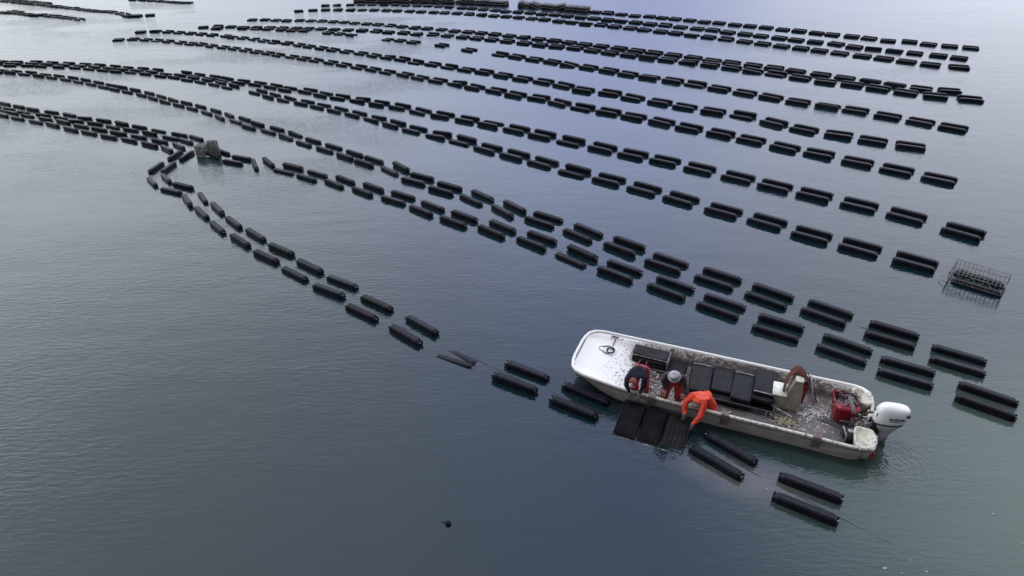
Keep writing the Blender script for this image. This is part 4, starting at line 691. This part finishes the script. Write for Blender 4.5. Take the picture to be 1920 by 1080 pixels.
# shells, mud and spat scattered on the floor
bm=bmesh.new(); q=random.Random(21)
def shell(x,y,s,mi):
    z=zfl(x)+.012+q.uniform(0,.02); a=q.uniform(0,6.3); n=6
    rt=Matrix.Rotation(a,3,'Z')@Euler((q.uniform(-.4,.4),q.uniform(-.4,.4),0)).to_matrix()
    o=[[Vector((x,y,z))+rt@Vector((math.cos(t)*s*k,math.sin(t)*s*.55*k,h)) for t in [i/n*2*math.pi for i in range(n)]] for k,h in ((1,0),(.75,.3*s),(.2,.45*s))]
    loft(bm,o,cap0=True,mi=mi)
for i in range(430):
    x=q.uniform(-1.95,-.95); y=q.uniform(-.85,.35)
    shell(x,y,q.uniform(.012,.034),q.choice((0,1,1,2)))
for i in range(520):
    x=q.uniform(-.9,1.7); y=-.86+abs(q.gauss(0,.16)); shell(x,y,q.uniform(.012,.034),q.choice((0,1,2,2)))
for i in range(120): shell(q.gauss(1.55,.13),q.gauss(.18,.15),q.uniform(.012,.034),0)
for i in range(150): shell(q.gauss(1.12,.17),q.gauss(-.28,.10),q.uniform(.012,.040),q.choice((3,3,1)))
for i in range(60): shell(q.uniform(1.5,2.0),q.gauss(.25,.04),q.uniform(.01,.03),0)
for i in range(90): shell(q.uniform(-1.12,-1.0),q.uniform(.1,.85),q.uniform(.015,.04),q.choice((0,1)))
for i in range(120): shell(q.uniform(-2.6,-1.9),-.1+q.gauss(0,.42),q.uniform(.006,.014),2)
o=link('oyster_shells',bm,None,[mat('white_shell',(.62,.60,.56),.6),mat('grey_shell',(.22,.2,.19),.7,col2=(.4,.38,.36),scale=20),mat('mud_clod',(.07,.06,.06),.8),mat('ochre_shell',(.30,.26,.14),.7)]); o.matrix_world=BM
tag(o,'loose oyster shells and mud scattered over the boat floor','oyster shells',kind='stuff')
# propeller wash at the stern
# ---------------------------------------------------------------- people
def person(label,J,Rd,zones,hands,mats,head):
    """J joints in boat coordinates, zones: list of (segment joints, material index)"""
    names=list(J); idx={n_:i for i,n_ in enumerate(names)}
    verts=[Vector(J[n_]) for n_ in names]; rad=[Rd[n_] for n_ in names]
    edges=[(idx[a],idx[b]) for a,b in BONES if a in idx and b in idx]
    mt=[]
    # fingers: five chains leaving each palm
    for side,(wr,pa) in (('l',('wrist_l','palm_l')),('r',('wrist_r','palm_r'))):
        w=verts[idx[wr]]; p=verts[idx[pa]]; d=(p-w).normalized(); lat=d.cross(Vector((0,0,1)))
        if lat.length<.2: lat=Vector((1,0,0))
        lat.normalize(); nrm_=d.cross(lat).normalized()
        for k,(o_,ln) in enumerate(((-.030,.062),(-.010,.074),(.010,.070),(.029,.054))):
            b0=p+lat*o_+d*.028; b1=b0+d*ln*.5-nrm_*.008; b2=b1+d*ln*.35-nrm_*.030*(-1 if nrm_.z<0 else 1)
            i0=len(verts); verts+= [b0,b1,b2]; rad+=[.0105,.0095,.0085]; edges+=[(idx[pa],i0),(i0,i0+1),(i0+1,i0+2)]
        sg=-1 if side=='l' else 1
        i0=len(verts); t0=w+(p-w)*.55+lat*.036*sg; verts+=[t0,t0+d*.035+lat*.022*sg]; rad+=[.012,.010]; edges+=[(idx[wr],i0),(i0,i0+1)]
    me=bpy.data.meshes.new('person'); me.from_pydata(verts,edges,[]); ob=bpy.data.objects.new('tmp',me); COL.objects.link(ob)
    sk=ob.modifiers.new('s','SKIN'); sk.use_smooth_shade=True; sk.branch_smoothing=.4
    for i,v in enumerate(me.skin_vertices[0].data): v.radius=(rad[i],rad[i]); v.use_root=(i==0)
    sb=ob.modifiers.new('u','SUBSURF'); sb.levels=2; sb.render_levels=2
    bpy.context.view_layer.update()
    me2=bpy.data.meshes.new_from_object(ob.evaluated_get(bpy.context.evaluated_depsgraph_get())); bpy.data.objects.remove(ob)
    me2.materials.clear()
    e=bempty('person',J['pelvis'][0],J['pelvis'][1],0); tag(e,label,'person','oyster workers aboard the skiff')
    loc=Matrix.Translation((-J['pelvis'][0],-J['pelvis'][1],0)); me2.transform(loc)
    body=link('body',me2,e,mats,True)
    off=Vector((J['pelvis'][0],J['pelvis'][1],0))
    segs=[(Vector(J[a])-off,Vector(J[b])-off,mi) for a,b,mi in zones]
    for p in me2.polygons:
        c=p.center; best=None
        for a,b,mi in segs:
            ab=b-a; t=max(0,min(1,(c-a).dot(ab)/max(1e-9,ab.length_squared))); d=(c-(a+ab*t)).length
            if best is None or d<best[0]: best=(d,mi)
        p.material_index=best[1]
        # folds in the cloth
    for v in me2.vertices:
        n_=noise.noise(v.co*9)*.022+noise.noise(v.co*22)*.010
        hp=Vector(J['head'])-off
        if (v.co-hp).length>.17: v.co+=v.normal*n_
    return e,off
BONES=[('pelvis','waist'),('waist','chest'),('chest','neck'),('neck','head'),('head','crown'),('head','nose'),
 ('chest','sho_l'),('sho_l','elb_l'),('elb_l','wrist_l'),('wrist_l','palm_l'),('chest','sho_r'),('sho_r','elb_r'),('elb_r','wrist_r'),('wrist_r','palm_r'),
 ('pelvis','hip_l'),('hip_l','knee_l'),('knee_l','ank_l'),('ank_l','toe_l'),('pelvis','hip_r'),('hip_r','knee_r'),('knee_r','ank_r'),('ank_r','toe_r')]
RD=dict(pelvis=.135,waist=.13,chest=.155,neck=.065,head=.088,crown=.075,nose=.018,sho_l=.075,elb_l=.056,wrist_l=.040,palm_l=.036,sho_r=.075,elb_r=.056,wrist_r=.040,palm_r=.036,hip_l=.105,knee_l=.078,ank_l=.068,toe_l=.05,hip_r=.105,knee_r=.078,ank_r=.068,toe_r=.05)
def zonelist(trunk,low,sleeve,leg,boot,skin,hair,glove,hem=None):
    z=[('pelvis','waist',low),('waist','chest',trunk),('chest','neck',trunk),('neck','head',skin),('head','nose',skin),('head','crown',hair),('chest','sho_l',trunk),('chest','sho_r',trunk)]
    for s in 'lr': z+=[('sho_'+s,'elb_'+s,sleeve),('elb_'+s,'wrist_'+s,sleeve),('wrist_'+s,'palm_'+s,glove),('pelvis','hip_'+s,leg),('hip_'+s,'knee_'+s,leg),('knee_'+s,'ank_'+s,leg),('ank_'+s,'toe_'+s,boot)]
    return z
M['skin']=mat('skin',(.42,.25,.18),.55,.4)
M['navy']=mat('dark_navy_jacket',(.007,.008,.017),.7,.15,col2=(.018,.022,.042),scale=5)
M['redwader']=mat('red_waders',(.42,.025,.020),.5,.4,col2=(.30,.02,.02),scale=6)
M['deepred']=mat('worn_red_waders',(.28,.020,.025),.55,.4,col2=(.42,.04,.04),scale=7)
M['orange']=mat('orange_oilskin',(.84,.085,.032),.5,.4,col2=(.60,.040,.020),scale=7)
M['greyjkt']=mat('dark_grey_jacket',(.045,.040,.045),.75,.2,col2=(.09,.08,.085),scale=6)
M['boot']=mat('rubber_boot',(.03,.03,.03),.45)
M['hat']=mat('pale_grey_hat',(.50,.50,.53),.8,.2,col2=(.30,.30,.34),scale=12)
M['hat2']=mat('dusky_red_cap',(.20,.055,.05),.75,.2,col2=(.30,.10,.09),scale=10)
M['glove']=mat('grey_glove',(.10,.10,.11),.6)
M['hair']=mat('grey_brown_hair',(.13,.11,.085),.8,.2,col2=(.24,.22,.18),scale=30)
M['eye']=mat('eye',(.02,.015,.012),.2)
def face(e,head,nose):
    h=Vector(head); n_=(Vector(nose)-h).normalized(); lat=n_.cross(Vector((0,0,1))); lat=(lat if lat.length>.1 else Vector((1,0,0))).normalized(); up=lat.cross(n_)
    for s in (-1,1):
        bm=bmesh.new(); bmesh.ops.create_uvsphere(bm,u_segments=8,v_segments=6,radius=.012); o=link('eye',bm,e,['eye'],True); o.location=h+n_*.082+lat*s*.032+up*.012
        bm=bmesh.new(); bmesh.ops.create_uvsphere(bm,u_segments=8,v_segments=6,radius=.024); o=link('ear',bm,e,['skin'],True); o.location=h+lat*s*.088; o.scale=(.5,1,1.3)
    bm=bmesh.new(); tube(bm,[h+n_*.083-up*.045-lat*.022,h+n_*.086-up*.048,h+n_*.083-up*.045+lat*.022],.006,5); link('mouth',bm,e,['deepred'],True)
def lerp(a,b,t): return tuple(a[i]+(b[i]-a[i])*t for i in range(3))
# first worker: navy jacket, bent over the near rail
J=dict(pelvis=(-2.0,-.46,.80),waist=(-2.015,-.60,.86),chest=(-2.04,-.80,.87),neck=(-2.065,-.90,.80),head=(-2.09,-.93,.70),crown=(-2.09,-.89,.745),nose=(-2.085,-.985,.63),
 sho_l=(-2.22,-.86,.80),elb_l=(-2.24,-.97,.62),wrist_l=(-2.13,-1.05,.50),palm_l=(-2.11,-1.08,.45),sho_r=(-1.88,-.80,.82),elb_r=(-1.87,-.90,.64),wrist_r=(-1.92,-1.02,.52),palm_r=(-1.93,-1.06,.46),
 hip_l=(-2.09,-.45,.76),knee_l=(-2.10,-.55,.42),ank_l=(-2.10,-.48,.14),toe_l=(-2.10,-.62,.11),hip_r=(-1.90,-.46,.76),knee_r=(-1.87,-.58,.44),ank_r=(-1.85,-.50,.14),toe_r=(-1.86,-.64,.11))
e,off=person('worker in dark navy jacket and red waders bent over the rail nearest the bow',J,RD,zonelist(0,1,0,1,2,3,4,5),None,['navy','deepred','boot','skin','hat2','glove'],None)
face(e,Vector(J['head'])-off,Vector(J['nose'])-off)
bm=bmesh.new(); h=Vector(J['head'])-off
bmesh.ops.create_uvsphere(bm,u_segments=20,v_segments=12,radius=.102,matrix=Matrix.Translation(h+Vector((0,-.005,.02)))@Matrix.Rotation(R(50),4,'X')@Matrix.Diagonal((.95,1.05,.9,1)))
for f in list(bm.faces):
    if (f.calc_center_median()-h).dot(Vector((0,-.6,-.8)))>.035: bm.faces.remove(f)
link('cap',bm,e,['hat2'],True)
bm=bmesh.new(); loft(bm,[[(x_,y_,z_) for x_,y_,z_ in ((-.17,-.45,.53),(-.02,-.47,.53),(-.02,-.44,.30),(-.15,-.42,.30))],[(x_,y_+.03,z_) for x_,y_,z_ in ((-.17,-.45,.53),(-.02,-.47,.53),(-.02,-.44,.30),(-.15,-.42,.30))]]); bmesh.ops.bevel(bm,geom=bm.edges[:],offset=.012,segments=2,affect='EDGES'); link('bib',bm,e,['hat2'],True)
for s in (-1,1):
    bm=bmesh.new(); tube(bm,curve([(s*.075,.10,.89),(s*.08,-.02,.958),(s*.085,-.2,1.005),(s*.09,-.34,1.012)],4),.008,6); link('brace',bm,e,['redwader'],True)
# second worker: grey jacket, pale hat, standing
J=dict(pelvis=(-1.27,-.62,.80),waist=(-1.265,-.70,.90),chest=(-1.255,-.84,1.02),neck=(-1.25,-.92,1.07),head=(-1.255,-.97,1.10),crown=(-1.255,-.96,1.15),nose=(-1.255,-1.06,1.06),
 sho_l=(-1.43,-.83,1.03),elb_l=(-1.485,-.76,.80),wrist_l=(-1.43,-.84,.62),palm_l=(-1.42,-.88,.57),sho_r=(-1.085,-.82,1.03),elb_r=(-1.02,-.74,.80),wrist_r=(-1.03,-.80,.62),palm_r=(-1.03,-.84,.57),
 hip_l=(-1.36,-.62,.74),knee_l=(-1.42,-.66,.42),ank_l=(-1.44,-.58,.13),toe_l=(-1.46,-.72,.10),hip_r=(-1.18,-.61,.74),knee_r=(-1.14,-.65,.42),ank_r=(-1.13,-.56,.13),toe_r=(-1.12,-.70,.10))
e,off=person('worker in pale bucket hat, dark grey jacket and red waders standing with head bowed',J,dict(RD,hip_l=.125,hip_r=.125,knee_l=.094,knee_r=.094,ank_l=.078,ank_r=.078),zonelist(0,1,0,1,2,3,4,5),None,['greyjkt','redwader','boot','skin','hair','skin'],None)
face(e,Vector(J['head'])-off,Vector(J['nose'])-off)
hm=Matrix.Translation(Vector(J['crown'])-off+Vector((0,-.005,-.015)))@Matrix.Rotation(R(28),4,'X')
bm=bmesh.new()
def hr(r_,z,n=28): return [hm@Vector((math.cos(t)*r_,math.sin(t)*r_*1.08,z+.006*math.sin(3*t))) for t in [i/n*2*math.pi for i in range(n)]]
loft(bm,[hr(.130,-.012),hr(.130,-.004),hr(.106,.012),hr(.10,.03),hr(.092,.085),hr(.075,.105),hr(.03,.112)],cap0=True); link('bucket_hat',bm,e,['hat'],True)
bm=bmesh.new(); loft(bm,[hr(.1035,.014),hr(.1055,.018),hr(.1035,.036),hr(.098,.038)],cap0=False,cap1=False); link('hat_band',bm,e,['greyjkt'],True)
# third worker: orange oilskins, kneeling and reaching over the rail
J=dict(pelvis=(-.50,-.70,.50),waist=(-.57,-.75,.62),chest=(-.67,-.85,.68),neck=(-.70,-.94,.62),head=(-.72,-1.00,.54),crown=(-.72,-.97,.585),nose=(-.735,-1.06,.48),
 sho_l=(-.83,-.86,.66),elb_l=(-.965,-.98,.50),wrist_l=(-.93,-1.13,.36),palm_l=(-.925,-1.17,.31),sho_r=(-.57,-.93,.66),elb_r=(-.585,-1.14,.44),wrist_r=(-.70,-1.24,.22),palm_r=(-.73,-1.27,.17),
 hip_l=(-.57,-.66,.44),knee_l=(-.60,-.80,.17),ank_l=(-.55,-.45,.13),toe_l=(-.54,-.33,.13),hip_r=(-.40,-.68,.44),knee_r=(-.38,-.80,.17),ank_r=(-.36,-.46,.13),toe_r=(-.36,-.34,.13))
e,off=person('worker in bright orange oilskins kneeling and reaching down over the rail',J,dict(RD,chest=.190,waist=.185,pelvis=.17,sho_l=.095,sho_r=.095,elb_l=.062,elb_r=.064,wrist_l=.052,wrist_r=.052,palm_l=.036,hip_l=.12,hip_r=.12),zonelist(0,0,0,0,1,2,3,4),None,['orange','boot','skin','hair','glove'],None)
face(e,Vector(J['head'])-off,Vector(J['nose'])-off)
h=Vector(J['head'])-off; bm=bmesh.new()
bmesh.ops.create_uvsphere(bm,u_segments=20,v_segments=12,radius=.100,matrix=Matrix.Translation(h+Vector((0,.0,.018))))
for f in list(bm.faces):
    if (f.calc_center_median()-h).dot(Vector((0,-.6,-.75)))>.03: bm.faces.remove(f)
for v in bm.verts: v.co+=v.normal*noise.noise(v.co*30)*.008
link('hair',bm,e,['hair'],True)
bm=bmesh.new(); c0=Vector(J['neck'])-off; ax=(Vector(J['head'])-Vector(J['neck'])).normalized(); a1=ax.cross(Vector((1,0,0))).normalized(); a2=ax.cross(a1)
loft(bm,[[c0+ax*d+(a1*math.cos(t)+a2*math.sin(t))*r_ for t in [i/20*2*math.pi for i in range(20)]] for d,r_ in ((-.03,.10),(.02,.118),(.045,.120),(.045,.106),(.0,.09))],cap0=False,cap1=False); link('collar',bm,e,['orange'],True)
